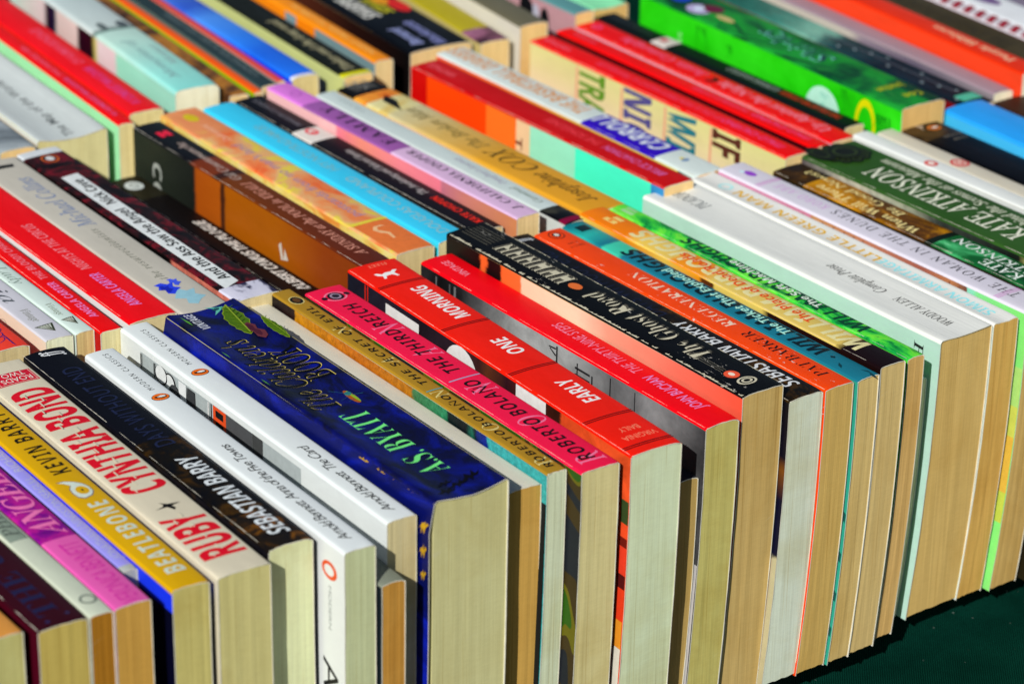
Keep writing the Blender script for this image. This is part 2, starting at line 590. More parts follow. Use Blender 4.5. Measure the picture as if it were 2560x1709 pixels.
# position (mm) and turn of each book's near left corner, thickness, height of the book along its spine, depth
GEO = {
    'tan1': (423.7, 873.5, -0.0257, 18.0, 198.0, 129),
    'maroon': (445.2, 869.3, -0.0308, 19.3, 198.0, 129),
    'larkin': (465.0, 868.5, -0.0299, 9.3, 198.0, 129),
    'angel': (474.6, 868.2, -0.0346, 14.5, 198.0, 129),
    'seagull': (492.0, 893.2, -0.0389, 6.3, 198.0, 127),
    'beatle': (497.5, 867.8, -0.0394, 15.1, 198.0, 129),
    'ruby': (515.5, 866.9, -0.0401, 21.8, 200.6, 129),
    'sb': (540.9, 873.4, -0.0308, 18.8, 194.0, 129),
    'anna': (562.3, 856.5, -0.0286, 13.5, 198.2, 129),
    'card': (587.9, 867.0, -0.0234, 13.2, 202.0, 129),
    'byatt': (604.5, 860.7, -0.0130, 33.7, 196.1, 136),
    'oml': (642.0, 868.1, -0.0171, 17.1, 198.0, 124),
    'secret': (659.3, 864.8, -0.0185, 9.2, 198.9, 129),
    'third': (669.2, 856.4, -0.0198, 18.0, 197.4, 130),
    'early': (690.9, 854.0, -0.0404, 24.2, 206.8, 132),
    'buchan': (733.0, 860.5, -0.0040, 16.9, 195.0, 129),
    'ghost': (753.3, 863.1, 0.0089, 21.3, 198.6, 136),
    'sb2': (775.5, 860.5, 0.0123, 18.1, 194.1, 129),
    'regen': (794.0, 859.9, 0.0123, 15.3, 191.7, 129),
    'ticket': (810.5, 859.1, 0.0131, 11.9, 193.3, 129),
    'dead': (823.2, 859.8, 0.0131, 13.8, 196.5, 131),
    'soft': (841.0, 863.0, 0.0151, 9.5, 194.3, 129),
    'woody': (864.3, 868.4, 0.0210, 30.1, 192.7, 129),
    'armi': (894.7, 868.7, 0.0155, 14.6, 196.5, 129),
    'kobo': (912.2, 866.4, 0.0251, 15.9, 198.0, 130),
    'news': (932.3, 852.0, 0.0207, 18.3, 198.0, 129),
    'behind': (952.0, 853.5, 0.0263, 34.5, 198.0, 132),
    'wlogo': (992.0, 862.3, 0.0278, 9.8, 198.0, 131),
    'blogo': (1004.5, 861.5, 0.0165, 10.5, 198.0, 129),
    'bpeng': (1015.3, 858.4, 0.0086, 22.8, 198.0, 129),
    'blue1': (1042.1, 860.5, -0.0050, 26.2, 198.0, 132),
    'face': (536.9, 1077.2, -0.0204, 18.0, 198.0, 129),
    'vin': (561.7, 1075.8, -0.0305, 12.6, 198.0, 129),
    'last': (575.1, 1075.1, -0.0276, 8.7, 198.0, 129),
    'bloody': (583.8, 1069.9, -0.0360, 10.2, 198.0, 129),
    'nights': (598.2, 1071.2, -0.0291, 22.4, 198.0, 129),
    'resur': (621.1, 1064.3, -0.0266, 21.8, 198.0, 129),
    'nick': (646.2, 1065.0, -0.0156, 21.1, 198.0, 129),
    'kigali': (710.0, 1065.6, -0.0093, 15.3, 198.0, 129),
    'post': (729.5, 1067.9, -0.0059, 20.0, 202.3, 129),
    'nostra': (751.9, 1068.2, -0.0020, 17.4, 198.0, 129),
    'chopin': (771.5, 1068.3, 0.0054, 15.4, 198.0, 129),
    'family': (789.8, 1061.9, 0.0184, 12.7, 200.6, 134),
    'kin': (811.1, 1053.3, 0.0200, 11.6, 198.0, 129),
    'cox': (825.2, 1056.4, 0.0241, 22.8, 196.1, 129),
    'song': (867.5, 1055.1, 0.0253, 17.9, 194.9, 133),
    'carroll': (894.2, 1065.2, 0.0187, 17.6, 202.3, 129),
    'nine': (940.6, 1055.6, 0.0145, 14.0, 196.3, 131),
    'red2': (963.1, 1061.0, 0.0118, 10.6, 199.2, 129),
    'upag': (974.8, 1062.1, 0.0042, 15.5, 199.3, 129),
    'pclas': (992.8, 1072.9, 0.0049, 12.1, 193.5, 129),
    'green': (1012.5, 1055.1, -0.0137, 27.4, 205.0, 140),
    'teal2': (1060.1, 1059.2, -0.0234, 18.7, 198.0, 129),
    'gray2': (1079.1, 1061.0, -0.0331, 12.6, 198.0, 132),
    'orange2': (1093.0, 1056.0, -0.0347, 15.0, 205.0, 141),
    'pic3': (644.5, 1270.5, -0.0634, 18.0, 198.0, 129),
    'tomor': (666.1, 1274.5, -0.0627, 36.6, 198.0, 129),
    'red3a': (707.8, 1270.4, -0.0760, 8.3, 198.0, 129),
    'red3b': (718.8, 1279.1, -0.0757, 18.2, 198.0, 129),
    'mint3': (744.6, 1279.4, -0.0942, 23.5, 205.0, 135),
    'gold3': (771.3, 1273.3, -0.0893, 10.5, 198.0, 129),
    'lime3': (784.6, 1271.3, -0.0855, 4.7, 198.0, 129),
    'gray3': (791.5, 1276.1, -0.0935, 8.7, 198.0, 129),
    'rthin3': (802.3, 1277.9, -0.0845, 4.0, 198.0, 129),
    'blue3': (810.0, 1277.3, -0.0667, 15.2, 198.0, 129),
    'yel3': (832.3, 1264.4, -0.0750, 16.5, 198.0, 129),
    'orng3': (857.2, 1274.2, -0.0700, 10.7, 198.0, 129),
    'blk3': (879.7, 1275.4, -0.0800, 36.2, 198.0, 129),
    'oliv3': (917.6, 1267.0, -0.1172, 16.9, 198.0, 129),
    'grey3': (939.2, 1262.8, -0.0915, 16.6, 198.0, 135),
    'pink3': (974.3, 1262.5, 0.0018, 12.3, 198.0, 135),
    'pale3': (997.1, 1276.8, -0.0019, 23.6, 198.0, 129),
    'shorttan': (576.8, 854.1, -0.0240, 10.5, 178.0, 112),
    'lowdark': (721.0, 862.0, -0.0102, 10.6, 178.0, 108),
    'lowwhite': (850.8, 873.0, 0.0163, 11.8, 178.0, 111),
    'camus': (692.3, 1077.0, -0.0084, 15.5, 178.0, 108),
    'brown2': (1111.0, 1060.0, -0.0353, 28.0, 200.0, 135),
    'checks': (1141.0, 1060.0, -0.0350, 11.0, 200.0, 135),
    'white2': (1153.0, 1060.0, -0.0350, 22.0, 200.0, 135),
    'end2': (1177.0, 1060.0, -0.0350, 22.0, 200.0, 130),
    'end1': (1072.2, 860.0, -0.0223, 24.0, 198.0, 129),
}

# ------------------------------------------------------------------ the setting: one heavy cloth over a raised stand
def cloth():
    m, nt, b, vec = new_mat('green_twill', 1.0, 0.0)
    mp = nt.nodes.new('ShaderNodeMapping')
    mp.inputs['Rotation'].default_value = (0, 0, math.radians(40))
    nt.links.new(vec, mp.inputs[0])
    wv = nt.nodes.new('ShaderNodeTexWave')
    wv.inputs['Scale'].default_value = 330
    wv.inputs['Distortion'].default_value = 1.2
    wv.inputs['Detail'].default_value = 3
    wv.inputs['Detail Scale'].default_value = 1.5
    nt.links.new(mp.outputs[0], wv.inputs[0])
    n = noise(nt, vec, 30, 6, 0.7)
    n2 = noise(nt, vec, 2500, 3, 0.7)
    f = math_(nt, 'MULTIPLY', wv.outputs['Fac'], ramp_of(nt, n2, ((0.3, (0.4,) * 3 + (1,)), (0.7, (1, 1, 1, 1)))))
    col = mixc(nt, f, (0.001, 0.010, 0.007, 1), (0.004, 0.066, 0.043, 1))
    col = mixc(nt, 1.0, col, ramp_of(nt, n, ((0.3, (0.7,) * 3 + (1,)), (0.7, (1.15,) * 3 + (1,)))), 'MULTIPLY')
    lint = noise(nt, vec, 420, 2, 0.5)
    col = mixc(nt, ramp_of(nt, lint, ((0.755, (0, 0, 0, 1)), (0.775, (1, 1, 1, 1)))), col, (0.12, 0.16, 0.14, 1))
    nt.links.new(col, b.inputs['Base Color'])
    b.inputs['Sheen Weight'].default_value = 0.0
    bump(nt, b, wv.outputs['Fac'], 0.5, 0.0006)
    V, F = [], []
    xs = [-300 + 40 * i for i in range(52)]
    ys = [300, 500, 650, 750, 800, 830, 850, 865, 875, 882, 886, 890, 893, 896, 900, 906, 915, 960, 1100, 1300, 1500, 1900]
    for x in xs:
        for y in ys:
            t = min(1, max(0, (y - 876) / 20))
            z = -18 + 18 * t * t * (3 - 2 * t) - 0.2
            if y < 860:
                z += (0.6 * math.sin(x * 0.021 + y * 0.013) + 1.1 * math.sin(x * 0.05 - y * 0.031) * math.sin(x * .013)) * min(1, (860 - y) / 60)
            V.append((x, y, z))
    k = len(ys)
    for i in range(len(xs) - 1):
        for j in range(k - 1):
            F.append((i * k + j, (i + 1) * k + j, (i + 1) * k + j + 1, i * k + j + 1))
    o = link('table_top', mesh('table_top', V, F, [m], None, True))
    o['kind'] = 'structure'
    o['label'] = 'dark green twill cloth covering the stall table under the books'
cloth()

ROW1, ROW2, ROW3 = 'books in the front row', 'books in the second row', 'books in the back row'
def pb(key, label, group, **o):
    return Book('hardback_book' if o.get('hard') else 'paperback_book', GEO[key], label, group, o)

WORN = []

# ================================================================== FRONT ROW
b = pb('tan1', 'orange-brown spined paperback at the bottom left corner beside the maroon book', ROW1, spine=card((205, 140, 62)), pages=(168, 168, 112), crown=0.5)

b = pb('maroon', 'dark maroon paperback with dim navy lettering and small stars at bottom left', ROW1, spine=card((48, 2, 18)), cover=card((78, 6, 28), KC), pages=(165, 148, 78), crown=0.6, coarse=1.3)
WORN.append((b, 0.35, 6))
b.text('title', 'THE UNNAMED LAMP', 'b', 7.8, 192, .68, .22, (30, 28, 62), sp=1.0)
b.put('ornament', [pol(b.W * .75, 6.2, 1.4, [(0, 1), (.25, .25), (1, 0), (.25, -.25), (0, -1), (-.25, -.25), (-1, 0), (-.25, .25)]) + ((48, 50, 90),), pol(b.W * .3, 3.9, 1.4, [(0, 1), (.25, .25), (1, 0), (.25, -.25), (0, -1), (-.25, -.25), (-1, 0), (-.25, .25)]) + ((40, 44, 90),)])

b = pb('larkin', 'thin cream paperback with a grey label panel beside the maroon book', ROW1, spine=card((190, 198, 178)), cover=card((205, 208, 175), KC), pages=(140, 95, 25), crown=0.4)
b.put('label_panel', [rect(b.W * .1, 62.5, b.W * .88, 195) + ((128, 142, 128),), rect(b.W * .82, 64.1, b.W * .85, 195) + ((60, 66, 62),)], lift=.05)
b.text('author_name', 'PHILIP LARKIN', 'i', 64.8 + 1, 142, .74, .2, (72, 82, 76), lift=.16)
b.put('publisher_mark', [ell(b.W * .55, 11.0, b.W * .34, 3.4, 24, .72) + ((105, 115, 105),)])

b = pb('angel', 'pink paperback with a purple tangled title panel beside the lilac book', ROW1, spine=card((214, 88, 165)), cover=card((232, 95, 172), KC), pages=(168, 130, 60), crown=0.4,
       bands=[(55.9, 198, card(None, stops=((.32, (85, 0, 110)), (.45, (120, 0, 130)), (.6, (175, 25, 135)), (.72, (150, 10, 150))), ns=(90, (1, .8, 1))))])
b.text('author_name', 'VERONICA BENNETT', 's', 0.9, 51.3, .82, .28, (196, 48, 150))
b.text('title', 'ANGELMONSTER', 'bi', 57.5 + 1, 192, .84, .1, (222, 110, 168), sp=.9)

b = pb('seagull', 'slim lilac paperback with pale lettering between the pink and yellow books', ROW1, spine=card((150, 146, 236)), cover=card((168, 164, 240), KC), pages=(150, 155, 150), crown=.3, bands=[(0, 3.6, card((165, 172, 168)))])
b.text('title', 'JONATHAN LIVINGSTON SEAGULL', 's', 8.9, 82.5, .8, .26, (172, 176, 205))
b.text('author_name', 'RICHARD BACH', 's', 88.8, 88.8 + 42, .8, .26, (180, 182, 208))

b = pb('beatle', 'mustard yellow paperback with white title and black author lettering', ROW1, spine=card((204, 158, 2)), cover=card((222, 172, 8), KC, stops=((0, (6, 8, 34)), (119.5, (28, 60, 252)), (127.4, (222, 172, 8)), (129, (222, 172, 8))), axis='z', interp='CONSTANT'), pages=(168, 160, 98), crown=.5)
b.text('title', 'BEATLEBONE', 'sb', 11.1, 73.5, .80, .30, (190, 205, 192), sp=1.25)
b.text('author_name', 'KEVIN BARRY', 'sb', 100.5, 157.7 + 2, .80, .32, (18, 14, 4), sp=1.3)
wing = [(-1, .25), (-.75, .55), (-.2, .62), (.25, .55), (.6, .3), (1.0, .55), (1.25, .85), (1.2, .4), (.9, -.1), (.55, -.45), (.1, -.62), (-.45, -.6), (-.85, -.3)]
b.put('ornament', [pol(b.W * .52, 85.3, 7.6, wing, .86) + ((110, 100, 110),), pol(b.W * .52, 85.3, 7.1, wing, .84) + ((196, 208, 196),), ell(b.W * .54, 84.3, 2.4, 3.3) + ((204, 158, 2),), ell(b.W * .54, 84.3, .5, .8) + ((70, 60, 10),)])

b = pb('ruby', 'cream paperback with huge stencil red lettering and a small black bird', ROW1, spine=card((204, 196, 172)), cover=card((232, 222, 190), KC), pages=(170, 164, 110), crown=.4, r=1.2)
RED = (205, 12, 34)
WORN.append((b, 0.3, 6))
b.text('title', 'RUBY', 'sb', 12.7, 48.0, .88, .12, RED, off=.012)
b.put('title', [rect(b.W * (.3 + .2 * (i % 2)), 12.7 + 4.6 * i + 1.2, b.W * (.33 + .2 * (i % 2)), 12.7 + 4.6 * i + 4.5) + ((204, 196, 172),) for i in range(8)], lift=.2)
b.text('author_name', 'CYNTHIA BOND', 'sb', 70.8, 172.9, .88, .12, RED, off=.012)
b.put('author_name', [rect(b.W * (.28 + .22 * ((i * 7) % 3) / 2), 70.8 + 5.1 * i + 1, b.W * (.31 + .22 * ((i * 7) % 3) / 2), 70.8 + 5.1 * i + 5) + ((204, 196, 172),) for i in range(19)], lift=.2)
b.put('ornament', [pol(b.W * .5, 56.8, 4.4, [(-.2, .95), (.05, .3), (.35, .2), (.8, .35), (.45, .05), (.3, -.1), (.1, -1.0), (-.12, -.25), (-.6, -.35), (-.95, -.15), (-.4, .05), (-.2, .15)], 1.3) + ((18, 14, 12),)])
v = 185.0
b.put('publisher_mark', [rect(b.W * .12, v - 5.5, b.W * .92, v + 5.5) + ((196, 24, 48),), rect(b.W * .15, v - 5.1, b.W * .16, v + 5.1) + ((230, 205, 195),), rect(b.W * .88, v - 5.1, b.W * .89, v + 5.1) + ((230, 205, 195),), rect(b.W * .15, v - 5.1, b.W * .89, v - 4.9) + ((230, 205, 195),), rect(b.W * .15, v + 4.9, b.W * .89, v + 5.1) + ((230, 205, 195),)])
b.text_across('publisher_name', 'TWO', 's', .76, .36, v + .2, v - 3.4 + 7.2 - 7.2, (235, 215, 205), lift=.4) if False else b.text_across('publisher_name', 'ROADS', 's', .82, .22, v - .4, v - 4.2, (235, 215, 205), lift=.4)
b.text_across('publisher_name', 'TWO', 's', .76, .32, v + 4.3, v + .6, (235, 215, 205), lift=.4)

FOREST = dict(stops=((.36, (7, 7, 12)), (.52, (18, 13, 6)), (.66, (62, 40, 6)), (.8, (120, 78, 8))), ns=(130, (1, .7, 1)))
b = pb('sb', 'black paperback with white author lettering right of the cream and red book', ROW1, spine=card((10, 10, 18)), cover=card(None, KC, stops=((.3, (14, 14, 24)), (.6, (30, 26, 30)), (.8, (70, 50, 20))), ns=(110, (1, 1, 1))), pages=(186, 192, 152), crown=.8, r=1.2,
       bands=[(0, 28.4, card(None, stops=((.3, (10, 9, 14)), (.5, (30, 22, 12)), (.62, (112, 68, 8)), (.8, (150, 95, 12))), ns=(120, (1, .8, 1)))), (28.4, 99.9, card(None, **FOREST))])
WORN.append((b, 0.3, 7))
b.text('author_name', 'SEBASTIAN BARRY', 'sb', 8.4, 80.6, .78, .34, (205, 212, 215), slant=.12)
b.text('title', 'DAYS WITHOUT END', 's', 92.6, 173.6, .74, .30, (26, 33, 62), sp=1.1)
b.text('publisher_mark', 'ff', 'bi', 186.2, 192.3, .72, .30, (225, 228, 230))

b = pb('anna', 'white paperback with orange oval mark leaning against the black book', ROW1, spine=card((210, 217, 217), scuff=.06), cover=card((232, 237, 236), KC, scuff=.05), pages=(166, 174, 136), crown=.4, r=1.3)
b.text('title', 'Arnold Bennett  Anna of the Five Towns', 's', 7.6, 98.0, .62, .30, (42, 44, 46), slant=.25, sp=.82)
b.text('series_name', 'MODERN CLASSICS', 's', 154.7, 194.1, .60, .42, (60, 66, 70), slant=.1, sp=1.6)
b.put('publisher_mark', bird_mark(b.W * .5, 147.5, 3.5, (232, 106, 14)))
b.put('publisher_mark', [ell(10.2, 11.5, 5.2, 3.7) + ((238, 92, 40),), ell(10.4, 11.5, 3.3, 2.2) + ((236, 240, 238),)], 'c')
b.text_cover('series_name', 'MODERN', 's', 18, 36, 11, 9, (150, 155, 155))
b.text_cover('title', 'Arnold', 's', 49, 104, 15, 4.5, (30, 30, 30))
b.put('cover_picture_or_shade', [rect(60, 4, 100, 60) + ((120, 130, 128),), rect(100, 3.6, 160, 60) + ((168, 178, 178),)], 'c')

b = pb('card', 'white paperback with orange oval mark and drawn cartoon cover beside the blue book', ROW1, spine=card((212, 219, 218), scuff=.06), cover=card((230, 236, 234), KC), pages=(178, 168, 128), crown=.3, r=1.3)
b.text('title', 'Arnold Bennett  The Card', 's', 6.6, 70.1, .62, .30, (42, 44, 46), slant=.25, sp=.82)
b.text('series_name', 'MODERN CLASSICS', 's', 156.3, 195.3, .60, .42, (60, 66, 70), slant=.1, sp=1.6)
b.put('publisher_mark', bird_mark(b.W * .5, 147.8, 3.5, (232, 106, 14)))
K = (26, 26, 28)
b.put('cover_picture_or_shade', [rect(60, 3.6, 185, 70) + ((176, 186, 186),), rect(88, 3.6, 96, 70) + ((70, 72, 72),), rect(96, 3.6, 126, 70) + ((196, 204, 204),), rect(96, 3.6, 116, 70) + ((82, 84, 86),),
      rect(116, 3.6, 126, 40) + ((238, 84, 36),), rect(118, 5, 124, 8) + (K,), rect(118, 10, 124, 13) + (K,), rect(127, 3.6, 127.6, 60) + (K,), rect(129, 3.6, 129.8, 60) + ((240, 240, 238),), rect(147, 3.6, 153, 60) + ((236, 240, 240),),
      ([(140, 4), (146, 4), (150, 40), (138, 40)], [(0, 1, 2, 3)], (60, 62, 64)), ell(160, 8, 4.5, 4.4) + (K,), ell(160, 8, 3.8, 3.8) + ((232, 236, 235),), ell(167, 7, 5, 4) + (K,), ell(167, 6.6, 4.4, 3.7) + ((232, 236, 235),), ell(156, 13, 5, 6) + ((70, 72, 74),),
      rect(172, 3.6, 172.8, 60) + (K,), rect(183, 3.6, 183.7, 60) + (K,)], 'c')

BLUE = dict(stops=((.28, (1, 2, 16)), (.44, (3, 7, 50)), (.58, (4, 13, 100)), (.76, (6, 22, 150))), ns=(75, (1, .6, 1)))
b = pb('byatt', 'very thick royal blue paperback with pale green lettering, leaves and a beetle', ROW1, spine=card(None, rough=.33, spec=.2, **BLUE), cover=card(None, KC, rough=.3, stops=((.25, (10, 16, 60)), (.5, (8, 16, 96)), (.72, (16, 36, 190))), ns=(60, (1, .4, 1))), pages=(172, 170, 124), crown=-2.2, r=1.6, flare=2.2, rec=.6)
b.text('author_name', 'A.S. BYATT', 'b', 21.4, 81.4, .66, .30, (110, 222, 120), off=-.012)
GOLD = (196, 178, 84)
b.text('title', "The Children's", 'bi', 89.2, 163.6, .50, .11, (5, 5, 10), off=0, halo=(.006, .30, GOLD))
b.text('title', 'BOOK', 'bi', 112.0, 146.6, .86, .53, (5, 5, 10), off=0, halo=(.006, .30, GOLD))
b.text('publisher_name', 'VINTAGE', 'sb', 178.1, 194.5, .34, .22, (205, 210, 218))
leaf = [(-1, 0), (-.85, .2), (-.7, .22), (-.55, .36), (-.4, .34), (-.2, .46), (-.02, .42), (.2, .48), (.35, .38), (.55, .36), (.7, .22), (.85, .18), (1, 0), (.85, -.14), (.7, -.24), (.5, -.3), (.3, -.42), (.1, -.38), (-.1, -.46), (-.3, -.36), (-.5, -.34), (-.7, -.2), (-.86, -.16)]
def leafs(b, u, v, s, su, a, c1=(66, 98, 14), c2=(112, 134, 20)):
    ca, sa = math.cos(a), math.sin(a)
    rot = lambda P, q: [(x * q * ca - y * q * sa, x * q * sa + y * q * ca) for x, y in P]
    out = [pol(u, v, s, rot(leaf, 1.0), su) + (c2,), pol(u, v, s, rot(leaf, .92), su) + (c1,)]
    for k in range(-3, 4):
        x = k * .25
        out.append(pol(u, v, s, rot([(x, .0), (x + .16, .3), (x + .19, .28), (x + .04, 0)], .9), su) + ((88, 118, 20),))
        out.append(pol(u, v, s, rot([(x, .0), (x + .04, 0), (x + .19, -.28), (x + .16, -.3)], .9), su) + ((46, 78, 16),))
    out.append(pol(u, v, s, rot([(-1, .03), (1, .03), (1, -.03), (-1, -.03)], .95), su) + ((124, 146, 40),))
    return out
b.put('ornament', leafs(b, b.W * .72, 179.1, 15, .62, -.25) + leafs(b, b.W * .93, 161.0, 12, .36, -.1))
berry = [(-1, .1), (-.6, .42), (-.1, .3), (.3, .5), (.9, .2), (1, -.1), (.5, -.4), (.1, -.2), (-.3, -.5), (-.8, -.3)]
b.put('ornament', [pol(b.W * .74, 165.6, 8.5, berry, .62) + ((92, 42, 50),), pol(b.W * .73, 166.4, 6.5, berry, .45) + ((66, 24, 40),)], lift=.5)
b.put('ornament', [pol(b.W * .66, 193.2, 4.6, [(-1, .7), (-.2, .1), (-.1, -.8), (.1, -.8), (.2, .1), (1, .8), (.5, .0), (.15, -.1), (-.15, -.1), (-.6, 0)], .9) + ((84, 168, 150),), ell(b.W * .66, 193.2, 1.6, 1.1) + ((24, 70, 80),)])
b.put('ornament', [ell(b.W * .72, 92.9, 1.5, 6.2) + ((150, 78, 18),), ell(b.W * .74, 92.7, .6, 5.4) + ((120, 160, 40),), ell(b.W * .72, 95.8, 1.4, 1.6) + ((40, 110, 110),)] + [pol(b.W * .72, 95.8, 7, [(x0, y0), (x1, y1), (x1 + .03, y1 - .03), (x0 + .03, y0 - .03)], .8) + ((30, 80, 110),) for x0, y0, x1, y1 in ((0, 0, .9, .9), (0, 0, .8, -.9), (-.3, .1, -.5, .9), (-.3, -.1, -.6, -.8), (-.8, .1, -.9, .6))])
scroll = [(-1, -.2), (-.5, .1), (-.2, .7), (.1, .2), (.5, .8), (.55, .2), (1, .4), (.6, -.1), (.2, -.1), (-.1, -.5), (-.2, 0), (-.6, -.4)]
b.put('ornament', [([(x + sx * px, y + sy * py) for px, py in scroll], [tuple(range(12))], (190, 148, 30)) for x, y, sx, sy in ((8, 4.2, 5, 3.2), (17, 3.6, 5, 2.8), (27, 4, 5, 3), (37, 3.4, 5, 2.6), (47, 3, 4, 2.2), (3.4, 11, 2.6, 5), (3.2, 21, 2.4, 5), (3, 31, 2, 4))], 'c')
b.put('ornament', [([(x + sx * px, y + sy * py) for px, py in scroll], [tuple(range(12))], (8, 6, 14)) for x, y, sx, sy in ((10, 6, 5, 4), (17, 9, 5, 4), (24, 11, 5, 5), (13, 12, 4, 3))])
b.put('ornament', [pol(5.5, v0, 5, [(-1, 0), (-.2, .15), (1, .1), (-.2, -.15)], .8) + ((92, 170, 50),) for v0 in (188,)] + [pol(1.5, v0, 3.6, [(-1, 0), (0, .2), (1, .1), (0, -.2)], .5) + ((92, 170, 50),) for v0 in (120, 150)])

b = pb('oml', 'low off-white paperback in the shadow right of the thick blue book', ROW1, spine=card((208, 204, 186), wear=.2), pages=(176, 140, 70), crown=.5)
b.text('title', 'THE COMPLETE STORIES', 'sb', 40, 128, .46, .12, (40, 42, 52))

b = pb('secret', 'slim gold-spined paperback with black lettering and an orange-teal painted cover', ROW1, spine=card((160, 122, 32)), pages=(176, 186, 160), crown=.2,
       cover=card(None, KC, stops=((0, (66, 182, 180)), (38.4, (60, 170, 172)), (39.3, (14, 40, 150)), (45.3, (24, 44, 120)), (46.7, (16, 28, 40)), (49.7, (30, 110, 90)), (54.1, (20, 24, 30)), (65.6, (14, 30, 30)), (67.4, (44, 140, 96)), (90.9, (70, 128, 80)), (92.7, (190, 122, 26)), (134.2, (198, 110, 24)), (179.6, (205, 140, 20)), (181.1, (44, 26, 22)), (199, (22, 16, 20))), axis='y', jag=9, ns=(420, (1, 1, 1))))
b.text('author_name', 'ROBERTO BOLAÑO', 'sb', 4.0, 77.3, .70, .34, (14, 10, 2), slant=.1, sp=1.25)
b.put('ornament', [rect(b.W * .12, 83.4 - .35, b.W * .95, 83.4 + .35) + ((70, 150, 160),)])
b.text('title', 'THE SECRET OF EVIL', 'sb', 89.5, 178.5, .70, .34, (14, 10, 2), slant=.1, sp=1.25)
PALE = (206, 190, 118)
b.put('cover_picture_or_shade', [rect(.1, 13, 5, 128) + ((16, 26, 32),)], 'c')  # shade of the gap beside the pages, painted dark on the cover's near edge
for vv, ch in ((43.8, 'O'), (79.0, 'N'), (114.9, 'A'), (150.8, 'N'), (9.3, 'R')):
    b.text('initial', ch, 'r', vv - 2.8, vv + 3.4, .84, .16, PALE, lift=.05)
b.put('publisher_mark', [ell(b.W * .5, 186.7, 3.1, 4.2) + ((205, 190, 120),), ell(b.W * .5, 186.7, 2.6, 3.6) + ((20, 16, 10),), ell(b.W * .5, 186.7, 1.5, 2.3) + ((88, 56, 20),)])

b = pb('third', 'hot pink paperback with bold black lettering and a camouflage cover', ROW1, spine=card((246, 22, 68)), pages=(180, 172, 124), crown=.3,
       cover=card(None, KC, stops=((.40, (34, 38, 44)), (.47, (64, 52, 26)), (.55, (104, 100, 22)), (.58, (48, 92, 22))), ns=(22, (1, 1.6, 1), 1.2), interp='CONSTANT'))
WORN.append((b, 0.25, 7))
b.text('author_name', 'ROBERTO BOLAÑO', 'sb', 7.8, 88.8, .70, .34, (14, 8, 12), slant=.1, sp=1.18)
b.put('ornament', [rect(b.W * .12, 92.3 - .4, b.W * .95, 92.3 + .4) + ((150, 150, 185),)])
b.text('title', 'THE THIRD REICH', 'sb', 98.6, 177.6, .70, .34, (14, 8, 12), slant=.1, sp=1.18)
for vv, ch in ((45.9, 'O'), (80.4, 'N'), (119.0, 'A'), (147.9, 'N'), (8.4, 'R')):
    b.text('initial', ch, 'r', vv - 3.4, vv + 4.2, .88, .22, (244, 112, 150), lift=.05)
b.put('publisher_mark', [ell(b.W * .5, 187.5, 5.2, 4.6, 24, .84) + ((246, 120, 150),), ell(b.W * .5, 187.5, 3.6, 3.8) + ((24, 12, 22),), ell(b.W * .5, 187.5, 2.4, 2.8) + ((150, 130, 150),), ell(b.W * .5, 187.5, 1.6, 1.7) + ((30, 24, 36),), ell(b.W * .2, 187.5, 1.3, 1.4) + ((24, 12, 22),), ell(b.W * .8, 187.5, 1.3, 1.4) + ((24, 12, 22),)])

RO = (238, 26, 2)
b = pb('early', 'thick orange-red paperback divided by double black rules, with a white hound mark', ROW1, spine=card(RO), pages=(176, 188, 158), crown=.5, r=1.2,
       cover=card(None, KC, stops=((0, (255, 92, 42)), (45.4, (255, 88, 40)), (47.1, (60, 28, 20)), (68.4, (84, 34, 22)), (84.7, (52, 22, 30)), (98.5, (96, 50, 30)), (104.1, (70, 36, 34)), (121.1, (48, 34, 44)), (150.3, (34, 26, 34)), (170.2, (40, 34, 46)), (207, (26, 28, 40))), axis='y', jag=5, ns=(60, (1, 1, 1))))
WORN.append((b, 0.3, 6))
b.text('title', 'EARLY', 'sb', 46.2, 68.3, .78, .48, (228, 228, 226))
b.text('title', 'ONE', 'sb', 98.4, 114.5, .78, .48, (228, 228, 226))
b.text('title', 'MORNING', 'sb', 139.6, 175.5, .78, .48, (228, 228, 226))
for vv in (182.5, 133.3, 83.9, 32.1, 5.8):
    b.put('rule', [rect(b.W * .02, vv - .95, b.W * .98, vv - .35) + ((60, 4, 2),), rect(b.W * .02, vv + .35, b.W * .98, vv + .95) + ((60, 4, 2),)])
b.text_across('author_name', 'VIRGINIA', 's', .86, .22, 14.1, 14.1 - 3.6, (246, 130, 100))
b.text_across('author_name', 'BAILY', 's', .72, .34, 20.4 + .5, 20.4 - 3.1, (246, 130, 100))
b.text_across('publisher_name', 'FLEET', 'r', .72, .34, 203.7 + 1, 203.7 - 1.4, (250, 150, 120))
hound = [(-1, .5), (-.7, .62), (-.35, .35), (.1, .4), (.5, .2), (.8, .55), (1.05, .5), (.9, .1), (.6, -.1), (.75, -.6), (.55, -.62), (.35, -.2), (-.2, -.15), (-.45, -.6), (-.62, -.55), (-.5, 0), (-.75, .3)]
b.put('publisher_mark', [pol(b.W * .5, 192.9, 5.6, [(y, x) for x, y in hound], 1.0) + ((235, 232, 228),)])
WL = (238, 236, 234)
b.put('cover_lettering', [([(150, 3.6), (176, 3.6), (176, 16), (158, 16), (158, 40), (150, 40)], [tuple(range(6))], WL)], 'c')
b.put('cover_lettering', [ell(118, 12, 12, 11) + (WL,), ell(117, 16, 4.5, 5) + ((90, 40, 26),)], 'c')
b.put('cover_lettering', [([(57, 1.2), (78, 1.2), (78, 22), (57, 22), (57, 15), (70, 15), (70, 9), (57, 9)], [(0, 1, 6, 7), (1, 2, 5, 6), (2, 3, 4, 5)], WL)], 'c')
for q in (190, 192):
    b.put('rule', [rect(q, 1.5, q + .8, 40) + ((220, 40, 16),)], 'c')
